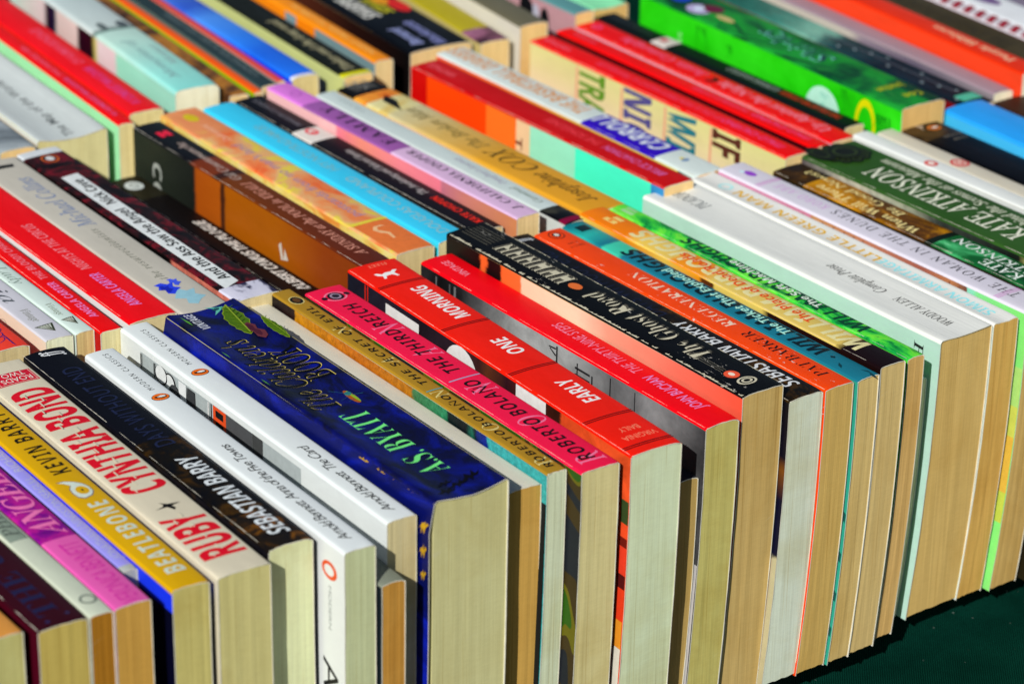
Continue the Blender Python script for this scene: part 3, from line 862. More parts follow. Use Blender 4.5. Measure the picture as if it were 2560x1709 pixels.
b.put('cover_picture_or_shade', [rect(0.2, 20, 5, 30) + ((60, 78, 40),), rect(0.2, 30, 5, 36) + ((255, 84, 40),), rect(.2, 36, 5, 40) + ((120, 30, 20),), rect(.2, 40, 5, 52) + ((244, 66, 40),), rect(.2, 52, 5, 58) + ((90, 24, 22),), rect(.2, 58, 5, 72) + ((240, 64, 30),), rect(.2, 72, 5, 84) + ((238, 150, 40),), rect(.2, 84, 5, 104) + ((228, 222, 205),), rect(.2, 104, 5, 129) + ((244, 170, 20),)], 'c')

b = pb('lowdark', 'low dark paperback with browned pages sunk between the orange-red and scarlet books', ROW1, spine=card((40, 40, 48)), pages=(160, 135, 78), crown=.5)

b = pb('buchan', 'scarlet paperback with lilac author lettering and a black and white photograph cover', ROW1, spine=card((250, 4, 20)), pages=(168, 162, 96), crown=.6, r=1.1,
       cover=card(None, KC, stops=((0, (64, 64, 66)), (30, (140, 140, 142)), (60, (110, 110, 112)), (95, (170, 172, 172)), (118, (196, 198, 198)), (135, (140, 142, 142)), (150, (88, 88, 90)), (165, (40, 40, 42)), (180, (20, 20, 22)), (196, (44, 44, 46))), axis='y', jag=12, ns=(45, (1, 1, 1))))
WORN.append((b, 0.25, 7))
b.text('author_name', 'JOHN BUCHAN', 's', 14.2, 49.0, .72, .40, (214, 130, 190), off=.012, slant=.1, sp=1.1)
b.text('title', 'THE THIRTY-NINE STEPS', 's', 54.2, 110.1, .72, .40, (230, 120, 150), off=.008, slant=.1, sp=1.1)
b.text('publisher_name', 'VINTAGE', 's', 170.8, 188.9, .58, .36, (232, 140, 160), off=.008)
b.put('cover_picture_or_shade', [rect(96, 2, 97, 14) + ((24, 24, 26),), ([(97, 3), (102, 3.4), (102, 4), (97.4, 3.8)], [(0, 1, 2, 3)], (20, 20, 22)), ([(97, 6), (101, 4), (101.4, 4.5), (97.4, 6.8)], [(0, 1, 2, 3)], (20, 20, 22)), rect(74, 6, 84, 7) + ((40, 40, 42),), rect(74, 9, 84, 10) + ((40, 40, 42),), rect(72, 6, 72.8, 16) + ((40, 40, 42),), rect(82, 4, 82.6, 16) + ((36, 36, 38),), rect(60, 2, 60.5, 15) + ((40, 40, 42),), rect(44, 2, 44.4, 15) + ((60, 60, 62),), rect(168, 2, 169.5, 30) + ((120, 120, 122),), rect(172, 2, 173, 30) + ((90, 90, 92),), rect(182, 2, 183, 30) + ((110, 110, 112),)], 'c')
b.put('cover_picture_or_shade', [rect(.2, 60, 16, 128) + ((190, 188, 188),)], 'c')

b = pb('ghost', 'worn black paperback with repeated echoing cream letters and an orange-pink cover', ROW1, spine=card((8, 8, 10), wear=.05), pages=(176, 152, 96), crown=.4, coarse=1.3,
       cover=card(None, KC, stops=((0, (255, 92, 66)), (40, (250, 120, 98)), (85, (248, 168, 140)), (105, (250, 222, 190)), (143.8, (250, 215, 180)), (145.2, (255, 112, 54)), (158.4, (250, 108, 48)), (159.3, (30, 14, 14)), (168.5, (24, 12, 14)), (169.0, (240, 104, 44)), (173.2, (240, 104, 44)), (174.1, (26, 14, 14)), (203, (30, 30, 26))), axis='y', jag=6))
CR = (196, 190, 165)
b.worn('front', 1.5)
b.worn('back', .7)
for d in (-1.1, -2.0, -2.9):
    b.put('ornament', [rect(b.W * .5 + d * 1.5 + .9, 22, b.W * .5 + d * 1.5 + 1.15, 150) + ((110, 106, 92),)], lift=.05)
b.text('title', 'The Ghost Road', 'b', 36.1, 111.0, .72, .28, CR, off=-.018, slant=.1, extra=((1.2, .4, (88, 84, 72)), (1.9, .8, (60, 57, 50))))
b.text('ornament', 'HHHHHH', 'b', 125.7, 173.1, .74, .26, CR, off=-.03, slant=.1, extra=((.9, 1.4, (96, 92, 80)),))
b.put('ornament', [ell(b.W * .5, 120.7, 2.6, 3.8) + ((214, 104, 44),)] + [rect(b.W * (.3 + .09 * k), 177.2, b.W * (.3 + .09 * k) + .22, 196) + ((120, 116, 100),) for k in range(6)])
b.put('publisher_mark', [ell(b.W * .44, 17.7, 3.2, 3.4) + ((226, 84, 50),), ell(b.W * .44, 17.8, 1.2, 1.7) + ((230, 210, 190),), ell(b.W * .5, 9.9, 4.6, 3.2, 24, .76) + (CR,), ell(b.W * .5, 9.9, 2.6, 1.8, 24, .6) + (CR,)])

b = pb('sb2', 'black paperback with white author lettering beside the orange-spined book', ROW1, spine=card((10, 10, 16)), cover=card(None, KC, stops=((0, (190, 180, 140)), (58, (196, 190, 150)), (60, (16, 18, 44)), (85, (16, 16, 40)), (98, (120, 70, 20)), (104, (20, 16, 30)), (129, (16, 14, 20))), axis='z', jag=4), pages=(184, 194, 178), crown=.5,
       bands=[(0, 100.8, card(None, **FOREST))])
WORN.append((b, 0.3, 6))
b.text('author_name', 'SEBASTIAN BARRY', 'sb', 9.4, 84.1, .80, .36, (210, 214, 216), slant=.12, off=-.008)
b.text('title', 'DAYS WITHOUT END', 's', 91.9, 173.2, .74, .34, (20, 26, 52), sp=1.1)
b.text('publisher_mark', 'ff', 'bi', 186.4, 190.9, .72, .30, (215, 220, 226))

b = pb('regen', 'bright orange paperback with black and white lettering, ISBN line and bird mark', ROW1, spine=card((252, 66, 8), wear=.03), pages=(176, 148, 84), crown=.4, coarse=1.2)
b.worn('front', .45, 3.5, (226, 190, 160))
b.text('author_name', 'PAT BARKER', 'b', 10.1, 60.0, .76, .38, (28, 10, 6), off=-.014, slant=.1)
b.text('title', 'REGENERATION', 'b', 67.3, 134.0, .76, .38, (240, 200, 176), off=-.02, slant=.1)
b.text_across('price_code', 'ISBN 0 14', 's', .78, .30, 170.4 + 1.5, 170.4 - .3, (110, 40, 20))
b.text_across('price_code', '01.2993', 's', .72, .38, 171.5 + 4, 171.5 + 2.4, (110, 40, 20))
b.put('publisher_mark', [ell(b.W * .5, 185.4, 3.6, 4.2, 24, .86) + ((80, 24, 8),), ell(b.W * .5, 185.5, 2.0, 2.2) + ((30, 16, 10),), ell(b.W * .5, 185.5, 1.1, 1.5) + ((225, 215, 205),)])

def paint(b, stops, v0, v1):
    pass
b = pb('ticket', 'teal paperback with thick black brush lettering right of the orange REGENERATION book', ROW1, spine=card(None, stops=((0, (24, 108, 128)), (152.0, (24, 112, 134)), (154.8, (58, 190, 158)), (165.1, (60, 196, 165)), (166.6, (22, 110, 130)), (179.0, (40, 170, 160)), (190, (20, 120, 130)), (193.4, (18, 112, 120))), axis='y', jag=4), cover=card((52, 170, 145), KC), pages=(182, 160, 104), crown=.5, rec=.4)
b.text('author_name', 'WILLIAM BURROUGHS', 'bi' if False else 'sb', 27.5, 156.4, .88, .22, (8, 28, 36), slant=.2, off=.012)
b.text('title', 'The Ticket That Exploded', 'sb', 49.8, 129.9, .78, .40, (168, 230, 212), lift=.2)
b.put('ornament', [pol(b.W * .55, 22.2, 1.5, [(-1, 0), (0, .8), (1, .1), (0, -.8)], 1) + ((10, 40, 50),), pol(b.W * .3, 14.6, 2.2, [(-1, .6), (.2, .3), (1, -.6), (-.3, -.2)], 1) + ((12, 56, 66),), pol(b.W * .7, 2.3, 5, [(-1, .2), (-.4, .4), (.1, -.1), (.9, .3), (.4, -.3), (-.5, -.1)], .7) + ((14, 62, 74),)])
b.put('publisher_mark', [rect(b.W * .25, 185.9 - 3, b.W * .75, 185.9 + 3) + ((6, 40, 46),)])
b.put('cover_picture_or_shade', [([(0.3, y), (1.6, y - 1), (1.9, y + 3), (.5, y + 4)], [(0, 1, 2, 3)], (30, 90, 84)) for y in (60, 78, 96, 112)], 'c')

b = pb('dead', 'orange and straw coloured paperback with cream brush lettering and a black lower end', ROW1, spine=card(None, stops=((0, (20, 6, 8)), (23.4, (22, 8, 10)), (28.6, (206, 180, 92)), (106.9, (208, 182, 92)), (115.2, (224, 140, 26)), (131.6, (226, 136, 24)), (135.5, (214, 184, 90)), (156.2, (226, 190, 80)), (166.1, (230, 120, 6)), (197, (232, 118, 8))), axis='y', jag=9), pages=(180, 158, 104), crown=.5,
       cover=card(None, KC, stops=((0, (24, 8, 8)), (68.8, (40, 16, 10)), (72.8, (232, 204, 100)), (103.5, (232, 200, 96)), (104.3, (90, 44, 12)), (111.9, (100, 50, 14)), (113.6, (240, 150, 20)), (137.6, (240, 196, 80)), (164.1, (244, 140, 10)), (197, (244, 216, 100))), axis='y', jag=4))
WORN.append((b, 0.3, 6))
b.text('author_name', 'WILLIAM BURROUGHS', 'sb', 18.2, 166.1, .88, .22, (214, 206, 150), slant=.2, off=.012)
b.text('title', 'The Place of Dead Roads', 'sb', 49.6, 135.1, .74, .38, (220, 78, 24), lift=.2)
b.put('publisher_mark', [rect(b.W * .3, 181.7 - 4, b.W * .5, 181.7 + 4) + ((238, 200, 110),), rect(b.W * .58, 181.7 - 4, b.W * .78, 181.7 + 2) + ((238, 200, 110),), rect(b.W * .34, 181.7 - 1, b.W * .46, 181.7 + 1) + ((228, 120, 10),)])

b = pb('soft', 'slim bright green patterned paperback with dark brush lettering beside the thick white book', ROW1, spine=card(None, stops=((.4, (8, 74, 40)), (.47, (20, 150, 62)), (.53, (60, 205, 60)), (.6, (110, 225, 60)), (.68, (30, 130, 60))), ns=(60, (1.4, .5, 1)), interp='LINEAR'), cover=card((86, 230, 48), KC), pages=(182, 150, 92), crown=.4)
WORN.append((b, 0.3, 6))
b.text('author_name', 'WILLIAM BURROUGHS', 'sb', 30.4, 147.8, .90, .18, (8, 62, 40), slant=.2, off=.012)
b.text('title', 'The Soft Machine', 'sb', 58.6, 117.3, .78, .36, (216, 238, 214), lift=.2)
b.put('publisher_mark', [rect(b.W * .25, 185.8 - 4, b.W * .5, 185.8 + 4) + ((150, 206, 140),), rect(b.W * .58, 185.8 - 3, b.W * .8, 185.8 + 4) + ((150, 206, 140),)])

b = pb('lowwhite', 'low pale paperback sunk between the green book and the thick white book', ROW1, spine=card((200, 208, 206)), cover=card((215, 220, 215), KC), pages=(196, 192, 160), crown=.3)

b = pb('woody', 'very thick white creased paperback with small serif black lettering', ROW1, spine=card((216, 218, 212), creases=.4, scuff=.08), cover=card((190, 226, 212), KC), pages=(184, 156, 94), crown=-.7, r=1.5, coarse=1.5, rec=.5)
b.text('author_name', 'WOODY ALLEN', 'r', 10.4, 43.7, .62, .46, (44, 44, 44), off=.006)
b.text('title', 'Complete Prose', 'i', 51.2, 86.5, .62, .44, (50, 50, 50), off=.006, slant=.1)
b.text('publisher_name', 'PICADOR', 'r', 166.3, 187.6, .62, .40, (60, 70, 74), off=.004)
b.text_cover('title', 'FIRST', 'r', 5, 38, 15, 9.5, (40, 44, 42), off=.006)

b = pb('armi', 'white paperback lettered in gold and pale cyan beside the thick white creased one', ROW1, spine=card((216, 217, 211), creases=.35, scuff=.08), cover=card((214, 226, 218), KC), pages=(186, 150, 80), crown=-.8, r=1.3, coarse=1.3)
b.text('author_name', 'SIMON ARMITAGE', 'sb', 8.5, 77.4, .68, .30, (146, 222, 226), off=-.004)
b.text('title', 'LITTLE GREEN MAN', 'sb', 78.1, 172.7, .68, .30, (218, 172, 52), off=-.004)
b.put('publisher_mark', [ell(b.W * .5, 180.4, 3.4, 4, 24, .6) + ((176, 222, 222),)])

b = pb('kobo', 'lilac-white paperback titled THE WOMAN IN THE DUNES with spaced black letters', ROW1, spine=card((206, 202, 214)), pages=(178, 150, 90), crown=.3, r=1.2,
       cover=card(None, KC, stops=((0, (140, 236, 120)), (30, (140, 236, 150)), (32.7, (150, 236, 200)), (35.6, (150, 232, 205)), (36.0, (120, 76, 66)), (45.0, (196, 130, 84)), (63.7, (168, 98, 82)), (95.8, (196, 128, 100)), (134.3, (206, 148, 92)), (135.1, (214, 134, 160)), (198, (228, 152, 190))), axis='y', jag=1))
b.text('title', 'THE WOMAN IN THE DUNES', 'r', 14.8, 129.0, .72, .38, (46, 44, 52), off=.002, sp=1.35)
b.text('author_name', 'KOBO ABE', 'r', 133.4, 167.4, .70, .38, (200, 160, 206), off=.004, sp=1.3)
for vv in (20.5, 173.1):
    b.put('rule', [rect(b.W * .04, vv + d, b.W * .96, vv + d + .35) + ((208, 130, 200),) for d in (-2.0, -.9, .2)])
b.put('ornament', [ell(b.W * .5, 184.8, 2.2, 3.8) + ((140, 60, 190),), ell(b.W * .4, 188.9, 1.0, 1.6) + ((190, 222, 232),)])
b.put('cover_picture_or_shade', [rect(.2, 26, 7, 44) + ((176, 222, 120),), rect(.2, 44, 7, 58) + ((206, 212, 90),), rect(.2, 58, 7, 84) + ((228, 184, 70),), rect(.2, 84, 7, 98) + ((196, 210, 80),)], 'c')
b.put('cover_picture_or_shade', [rect(a, 2, a + .8, 30) + ((140, 86, 64),) for a in (36, 40, 46, 100, 106, 112, 119, 126, 133, 139)] + [rect(168 + k * 2.0, 2, 168.9 + k * 2.0, 30) + ((128, 104, 150),) for k in range(3)], 'c')

b = pb('news', 'brown and gold paperback with cream title lettering and a green lower end', ROW1, spine=card(None, stops=((.34, (36, 20, 8)), (.46, (92, 54, 8)), (.56, (176, 118, 8)), (.72, (214, 156, 20))), ns=(40, (1, .6, 1))), cover=card((40, 34, 18), KC), pages=(178, 150, 90), crown=.5,
       bands=[(0, 93.5, card(None, stops=((.34, (8, 50, 24)), (.5, (16, 96, 44)), (.62, (70, 180, 110)), (.74, (160, 226, 180))), ns=(36, (1, .7, 1)))), (93.5, 98.0, card((14, 26, 18))), (177.3, 198, card(None, stops=((.4, (22, 14, 10)), (.6, (60, 38, 10)), (.75, (130, 84, 14))), ns=(50, (1, .6, 1))))])
WORN.append((b, 0.4, 5))
b.text('title', 'Be Good News?', 'r', 123.9, 188.1, .80, .52, (226, 208, 140), off=.012)
b.text('title', 'When Will There', 'r', 106.5, 172.9, .38, .10, (226, 208, 140), off=.012)
b.text('author_name', 'KATE', 'r', 43.4, 67.3, .42, .12, (220, 232, 222), off=.008)
b.text('author_name', 'ATKINSON', 'r', 55.6 - 14, 90.6, .84, .52, (220, 232, 222), off=.008)

b = pb('behind', 'thick dark green paperback with large white serif lettering and a black flower', ROW1, spine=card((44, 82, 30), scuff=.2), pages=(178, 150, 90), crown=.6, r=1.3,
       cover=card(None, KC, stops=((0, (36, 36, 30)), (20, (170, 168, 100)), (32, (30, 40, 40)), (48, (190, 190, 110)), (60, (24, 30, 26)), (110, (60, 66, 60)), (130, (170, 176, 150)), (160, (190, 190, 170)), (198, (90, 80, 84))), axis='y', jag=16, ns=(200, (1, 1, 1))))
WORN.append((b, 0.45, 5))
b.text('author_name', 'KATE ATKINSON', 'r', 68.9, 166.0, .58, .22, (214, 216, 196), off=.008)
b.text('title', 'Behind the Scenes at the Museum', 'i', 80.5 - 11, 171.6, .84, .66, (206, 210, 186), off=.01)
FL = []
for k in range(11):
    a = 2 * math.pi * k / 11
    FL.append(ell(b.W * .5 + 9.5 * math.cos(a), 187.3 + 9.5 * math.sin(a), 3.4, 3.4, 12) + ((18, 22, 12),))
    FL.append(ell(b.W * .5 + 9.5 * math.cos(a), 187.3 + 9.5 * math.sin(a), 2.2, 2.2, 12, .7) + ((46, 62, 24),))
b.put('ornament', FL + [ell(b.W * .5, 187.3, 8, 8) + ((18, 20, 12),), ell(b.W * .5, 187.3, 6, 6, 18, .8) + ((44, 58, 26),), ell(b.W * .18, 192.4, 5, 9, 16) + ((20, 24, 14),), ell(b.W * .18, 192.4, 3.4, 6, 16, .8) + ((40, 52, 24),)])

b = pb('wlogo', 'slim white paperback with a small red oval mark beside the dark green book', ROW1, spine=card((214, 218, 214)), cover=card((226, 232, 228), KC), pages=(180, 150, 90), crown=.3)
b.put('publisher_mark', [ell(b.W * .4, 149.4, 3.0, 3.6) + ((204, 60, 56),), ell(b.W * .4, 149.4, 1.6, 1.9) + ((235, 215, 205),)])
b = pb('blogo', 'beige linen paperback with a red oval mark next to the black book', ROW1, spine=card((196, 190, 172)), cover=card((214, 218, 212), KC), pages=(180, 150, 90), crown=.3)
b.put('publisher_mark', [ell(b.W * .5, 147.1, 4.4, 5) + ((196, 48, 52),), ell(b.W * .5, 147.1, 3.2, 3.7) + ((212, 170, 156),), ell(b.W * .5, 147.1, 1.9, 2.2) + ((196, 60, 60),), ell(b.W * .5, 147.3, 1.0, 1.3) + ((225, 205, 190),)])
b = pb('bpeng', 'thick glossy black paperback with a brown end and an orange oval bird mark', ROW1, spine=card((5, 6, 10)), cover=card((12, 13, 18), KC), pages=(180, 150, 90), crown=.5, bands=[(179.2, 198, card(None, stops=((.4, (34, 24, 10)), (.6, (74, 54, 28))), ns=(50, (1, .6, 1))))])
b.put('publisher_mark', bird_mark(b.W * .62, 189.8, 3.8, (196, 108, 40)))
b.text_across('series_name', 'FICTION', 's', .92, .42, 178.7, 178.7 - 1.6, (140, 134, 120))
b.text_across('price_code', '12.99', 's', .86, .50, 175.0 - 1, 175.0 - 2.6, (140, 134, 120))
b.put('ornament', [pol(b.W * .4, 194.0, 4.4, [(-1, .4), (0, .2), (.9, .5), (.3, -.1), (.1, -.8), (-.1, -.1)], .8) + ((176, 160, 140),)])
b = pb('blue1', 'sky blue thick paperback at the right edge of the front row', ROW1, spine=card((36, 150, 250)), cover=card((70, 196, 255), KC), pages=(200, 190, 160), crown=.8, r=1.6)
b = pb('end1', 'dark brown paperback right of the sky blue book at the frame edge', ROW1, spine=card((50, 32, 22)), pages=(180, 160, 120))
b = pb('shorttan', 'short paperback with browned pages sunk between the white and thick blue books', ROW1, spine=card((120, 126, 112)), cover=card((24, 32, 38), KC), pages=(168, 126, 58), crown=.6)

# ================================================================== SECOND ROW
b = pb('face', 'low red paperback with blue swirling line drawing at the left edge', ROW2, spine=card((252, 62, 44)), cover=card((244, 60, 40), KC), pages=(182, 168, 128), crown=.5)
BL = (24, 24, 120)
b.put('ornament', [ell(b.W * (.3 + .1 * k), 10 + 4.5 * k, 6.5 - .5 * k, 4, 24, .93) + (BL,) for k in range(6)] + [ell(b.W * .45, 22, 2.6, 3.2) + ((226, 206, 200),), ell(b.W * .45, 22, 1.4, 1.8) + (BL,), rect(b.W * .75, 24, b.W * .9, 60) + (BL,)] + [pol(b.W * .7, 3 + 2.4 * k, 3.4, [(-1, .1), (0, .26), (1, .1), (0, .12)], 1.2) + (BL,) for k in range(4)])
b = pb('vin', 'grey-lilac paperback with thin italic title and small book mark', ROW2, spine=card((196, 196, 204)), cover=card((246, 226, 200), KC), pages=(200, 204, 176), crown=.2)
b.text('title', 'My Ántonia', 'i', 148, 41.4, .22, .72, (66, 74, 82))
b.text('publisher_name', 'Vintage', 'i', 32.2, 18.8, .34, .62, (120, 124, 110))
tri = [(0, -1), (1, .75), (-1, .75)]
def vmark(b, v):
    out = [([(b.W * .14, v + 2.8), (b.W * .82, v + 3.6), (b.W * .62, v - 4.6)], [(0, 1, 2)], (52, 58, 36)), ([(b.W * .22, v + 2.2), (b.W * .72, v + 2.7), (b.W * .58, v - 3.2)], [(0, 1, 2)], (192, 198, 186))]
    for k in range(4):
        out.append(([(b.W * (.28 + .1 * k), v + 2.2), (b.W * (.31 + .1 * k), v + 2.2), (b.W * .585, v - 2.6), (b.W * .565, v - 2.6)], [(0, 1, 2, 3)], (60, 66, 44)))
    b.put('publisher_mark', out)
vmark(b, 10.8)
b = pb('last', 'pale mint paperback with thin grey italic title and small book mark', ROW2, spine=card((200, 218, 210)), cover=card((206, 226, 216), KC), pages=(184, 164, 112), crown=.3)
b.text('title', 'A Lost Lady', 'i', 110, 57.3, .22, .74, (120, 140, 130))
b.text('publisher_name', 'Vintage', 'i', 32.4, 19.1, .30, .62, (124, 134, 116))
vmark(b, 12.2)
b = pb('bloody', 'slim red paperback titled THE BLOODY CHAMBER with pink-lilac lettering', ROW2, spine=card((250, 6, 8)), cover=card((190, 4, 14), KC), pages=(190, 182, 138), crown=.3)
WORN.append((b, 0.35, 6))
b.text('author_name', 'ANGELA CARTER', 'sb', 14.5, 56.0, .70, .36, (222, 122, 184), slant=.1)
b.text('title', 'THE BLOODY CHAMBER', 'sb', 60.7, 118, .70, .36, (240, 116, 130), slant=.1)
b = pb('nights', 'wide red paperback with white front cover titled NIGHTS AT THE CIRCUS', ROW2, spine=card((250, 5, 16)), cover=card((240, 242, 240), KC), pages=(190, 176, 134), crown=.3)
WORN.append((b, 0.35, 6))
b.text('author_name', 'ANGELA CARTER', 'sb', 14.1, 52.9, .62, .40, (206, 122, 200), slant=.1, off=-.006)
b.text('title', 'NIGHTS AT THE CIRCUS', 'sb', 58.9, 116.6, .62, .40, (244, 120, 130), slant=.1, off=-.006)
b = pb('resur', 'beige paperback with slate italic lettering and a small blue watercolour', ROW2, spine=card((184, 180, 168)), pages=(190, 176, 134), crown=.4)
b.text('title', 'the resurrectionists', 'i', 37.6, 102.3, .58, .40, (116, 118, 106), off=.006, sp=1.25)
b.text('author_name', 'Michael Collins', 'i', 106.2, 172.4, .70, .34, (120, 134, 164), off=.010)
sp_ = [(-1, .1), (-.7, .5), (-.2, .3), (.1, .8), (.5, .5), (.9, .7), (1, .1), (.6, -.2), (.7, -.7), (.1, -.4), (-.3, -.8), (-.6, -.3)]
b.put('ornament', [pol(b.W * .52, 16.7, 9, sp_, .9) + ((140, 186, 200),), pol(b.W * .36, 28.2, 6.5, sp_, .9) + ((36, 60, 214),), pol(b.W * .6, 32.6, 4, sp_, .8) + ((60, 84, 220),), pol(b.W * .3, 27.7, 4, sp_, .8) + ((20, 34, 170),)])
b.put('publisher_mark', [([(b.W * .3, 189.1 - 2), (b.W * .7, 189.1 - 2.6), (b.W * .75, 189.1 + 1), (b.W * .32, 189.1 + 2.4)], [(0, 1, 2, 3)], (30, 30, 30))])
b = pb('nick', 'dark feathered paperback with a long white title strip along its spine', ROW2, spine=card(None, stops=((.38, (12, 8, 10)), (.5, (40, 16, 18)), (.6, (104, 16, 30)), (.7, (60, 24, 16)), (.78, (150, 20, 60))), ns=(110, (1, .8, 1))), pages=(190, 176, 134), crown=.4,
       cover=card(None, KC, stops=((0, (226, 130, 110)), (53.7, (214, 120, 100)), (55.9, (12, 10, 10)), (198, (10, 8, 8))), axis='y', ns=(260, (1, 1, 1))),
       bands=[(0, 14.7, card(None, stops=((.42, (40, 40, 70)), (.5, (196, 196, 214)), (.7, (206, 206, 220))), ns=(70, (1, .7, 1)))), (180.3, 164.6, card(None, stops=((.4, (50, 24, 10)), (.6, (104, 52, 24))), ns=(80, (1, .5, 1)))), (191.1, 198, card((200, 206, 210)))])
b.put('title_strip', [([(b.W * .14, 14.7 - 1), (b.W * .55, 14.7 + 3), (b.W * .60, 162.7), (b.W * .18, 162.7 - 1)], [(0, 1, 2, 3)], (208, 214, 214))])
b.text('title', 'And the Ass Saw the Angel', 'sb', 19.1 + 3, 114.3, .50, .26, (14, 14, 16), lift=.2)
b.text('author_name', 'Nick Cave', 'sb', 122.0, 155.2, .52, .28, (14, 14, 16), lift=.2)
b.put('publisher_mark', [ell(b.W * .5, 185.1, 4.2, 5, 24, .8) + ((190, 88, 30),), ell(b.W * .5, 185.1, 2.0, 2.6) + ((205, 205, 205),)])
b = pb('camus', 'low black paperback titled THE PLAGUE with heavy white italic lettering', ROW2, spine=card((16, 12, 12)), pages=(190, 176, 134), crown=.5, bands=[(150, 178, card((34, 32, 20)))])
WORN.append((b, 0.4, 5))
b.text('author_name', 'ALBERT CAMUS THE PLAGUE', 'sb', 20.7, 114.8, .80, .46, (214, 212, 204), slant=.25, off=.01, sp=.9)
b.put('publisher_mark', [ell(b.W * .42, 167.1, 4.4, 5.4) + ((190, 198, 194),), ell(b.W * .42, 167.1, 2.0, 3.0, 20, .7) + ((140, 150, 146),)])
b = pb('kigali', 'brown paperback with tall brown cover, dark far end and pinkish serif lettering', ROW2, spine=card(None, stops=((0, (86, 30, 14)), (60, (96, 40, 10)), (118.1, (104, 50, 12)), (121.0, (52, 26, 20)), (124.5, (52, 26, 20)), (126.3, (112, 46, 18)), (143.7, (110, 44, 18)), (146.4, (14, 14, 18)), (198, (16, 18, 22))), axis='y', jag=1.5), pages=(190, 176, 134), crown=.4, r=1.1,
       cover=card(None, KC, stops=((0, (140, 60, 14)), (30, (150, 64, 16)), (70, (172, 92, 6)), (110, (176, 92, 8)), (113.7, (172, 90, 10)), (114.9, (72, 36, 22)), (117.7, (74, 36, 20)), (118.8, (180, 88, 16)), (139.8, (176, 82, 14)), (142.2, (28, 32, 28)), (170, (36, 42, 34)), (198, (30, 38, 32))), axis='y', jag=3))
WORN.append((b, 0.35, 5))
b.text('title', 'A SUNDAY at the POOL in KIGALI', 'i', 10.2, 109.4, .66, .34, (206, 140, 120), off=.012)
b.text('author_name', 'Gil Courtemanche', 'i', 114.0, 168.5, .62, .34, (178, 160, 150), off=.010)
b.text_cover('title', 'CC', 'sb', 11, 29, 176.2 + 4, 176.2 - 4, (168, 174, 166))
b.put('publisher_mark', [rect(b.W * .30, 182.4 - 4, b.W * .46, 182.4 + 3) + ((222, 30, 62),), rect(b.W * .54, 182.4 - 4, b.W * .70, 182.4 + 3) + ((222, 30, 62),), rect(b.W * .46, 182.4 - 2, b.W * .54, 182.4 + 1) + ((222, 30, 62),)])
b.put('ornament', [([(b2, a2) for a2, b2 in ((12, 66), (20, 64), (20.6, 66), (14, 68))], [(0, 1, 2, 3)], (214, 204, 190)), ([(60, 19), (63, 14), (64, 20)], [(0, 1, 2)], (210, 200, 186))], 'c')
b = pb('post', 'mottled yellow and orange paperback with a spoon drawing at its near end', ROW2, spine=card(None, stops=((.34, (222, 96, 44)), (.46, (222, 140, 84)), (.54, (216, 164, 110)), (.62, (214, 196, 60)), (.74, (206, 170, 130))), ns=(48, (1, .8, 1))), cover=card(None, KC, stops=((.35, (240, 150, 60)), (.5, (246, 226, 120)), (.7, (250, 236, 190))), ns=(70, (1, .5, 1))), pages=(196, 180, 136), crown=.3,
       bands=[(167.0, 203, card(None, stops=((.34, (210, 120, 70)), (.6, (222, 140, 90)), (.72, (214, 176, 70))), ns=(40, (1, .7, 1))))])
b.text('title', "postcards from no man's land", 's', 44.5, 149.4, .60, .34, (164, 130, 150), off=.012, slant=.1)
b.put('ornament', [rect(b.W * .06, 1, b.W * .96, 38.0 - 1.8) + ((216, 112, 50),), rect(b.W * .03, 38.0 - 1.8, b.W * .98, 38.0 + .8) + ((214, 196, 60),)])
b.put('ornament', [pol(b.W * .52, 22.6, 8, [(-.9, .2), (-.2, .12), (.1, .4), (.6, .55), (1, .3), (1.05, -.2), (.85, -.4), (.88, .1), (.5, .3), (.2, .1), (-.1, -.1), (-.9, .05)], 1.0) + ((226, 180, 130),)], lift=.2)
b.put('publisher_mark', [ell(b.W * .5, 190.5, 3.2, 5.4) + ((200, 178, 10),)])
b.text('publisher_name', 'Defintions', 's', 155.6, 179.2, .58, .38, (232, 180, 150))
b = pb('nostra', 'bright cyan paperback with faint grey lettering', ROW2, spine=card((52, 192, 244)), cover=card((70, 226, 255), KC), pages=(196, 190, 150), crown=.5, r=1.3)
b.text('author_name', 'DOUGLAS COUPLAND', 's', 7.4, 85.1, .66, .36, (130, 186, 196), off=.014, slant=.12)
b.text('title', 'HEY NOSTRADAMUS!', 's', 95.2, 163.6, .66, .36, (110, 178, 190), off=.014, slant=.12)
b = pb('chopin', 'black paperback with red author lettering and a white band bearing a red bird', ROW2, spine=card((14, 14, 20)), cover=card(None, KC, stops=((.4, (20, 20, 20)), (.6, (56, 50, 30))), ns=(90, (1, .5, 1))), pages=(186, 170, 124), crown=.4,
       bands=[(131.2, 147.7, card((214, 208, 200)))])
WORN.append((b, 0.4, 4))
b.text('author_name', 'KATE CHOPIN', 'sb', 8.5, 43.9, .70, .44, (236, 40, 20))
b.text('title', 'The Awakening and Selected Stories', 'i', 49.4, 114.1, .66, .40, (190, 186, 184), off=.006)
b.text('series_name', 'PENGUIN CLASSICS', 's', 152.5, 193.4, .60, .42, (120, 120, 128))
b.put('publisher_mark', [ell(b.W * .52, 142.8, 3.0, 4.2, 24, .6) + ((220, 40, 60),), ell(b.W * .5, 141.1, 1.0, 1.4) + ((220, 60, 70),)])
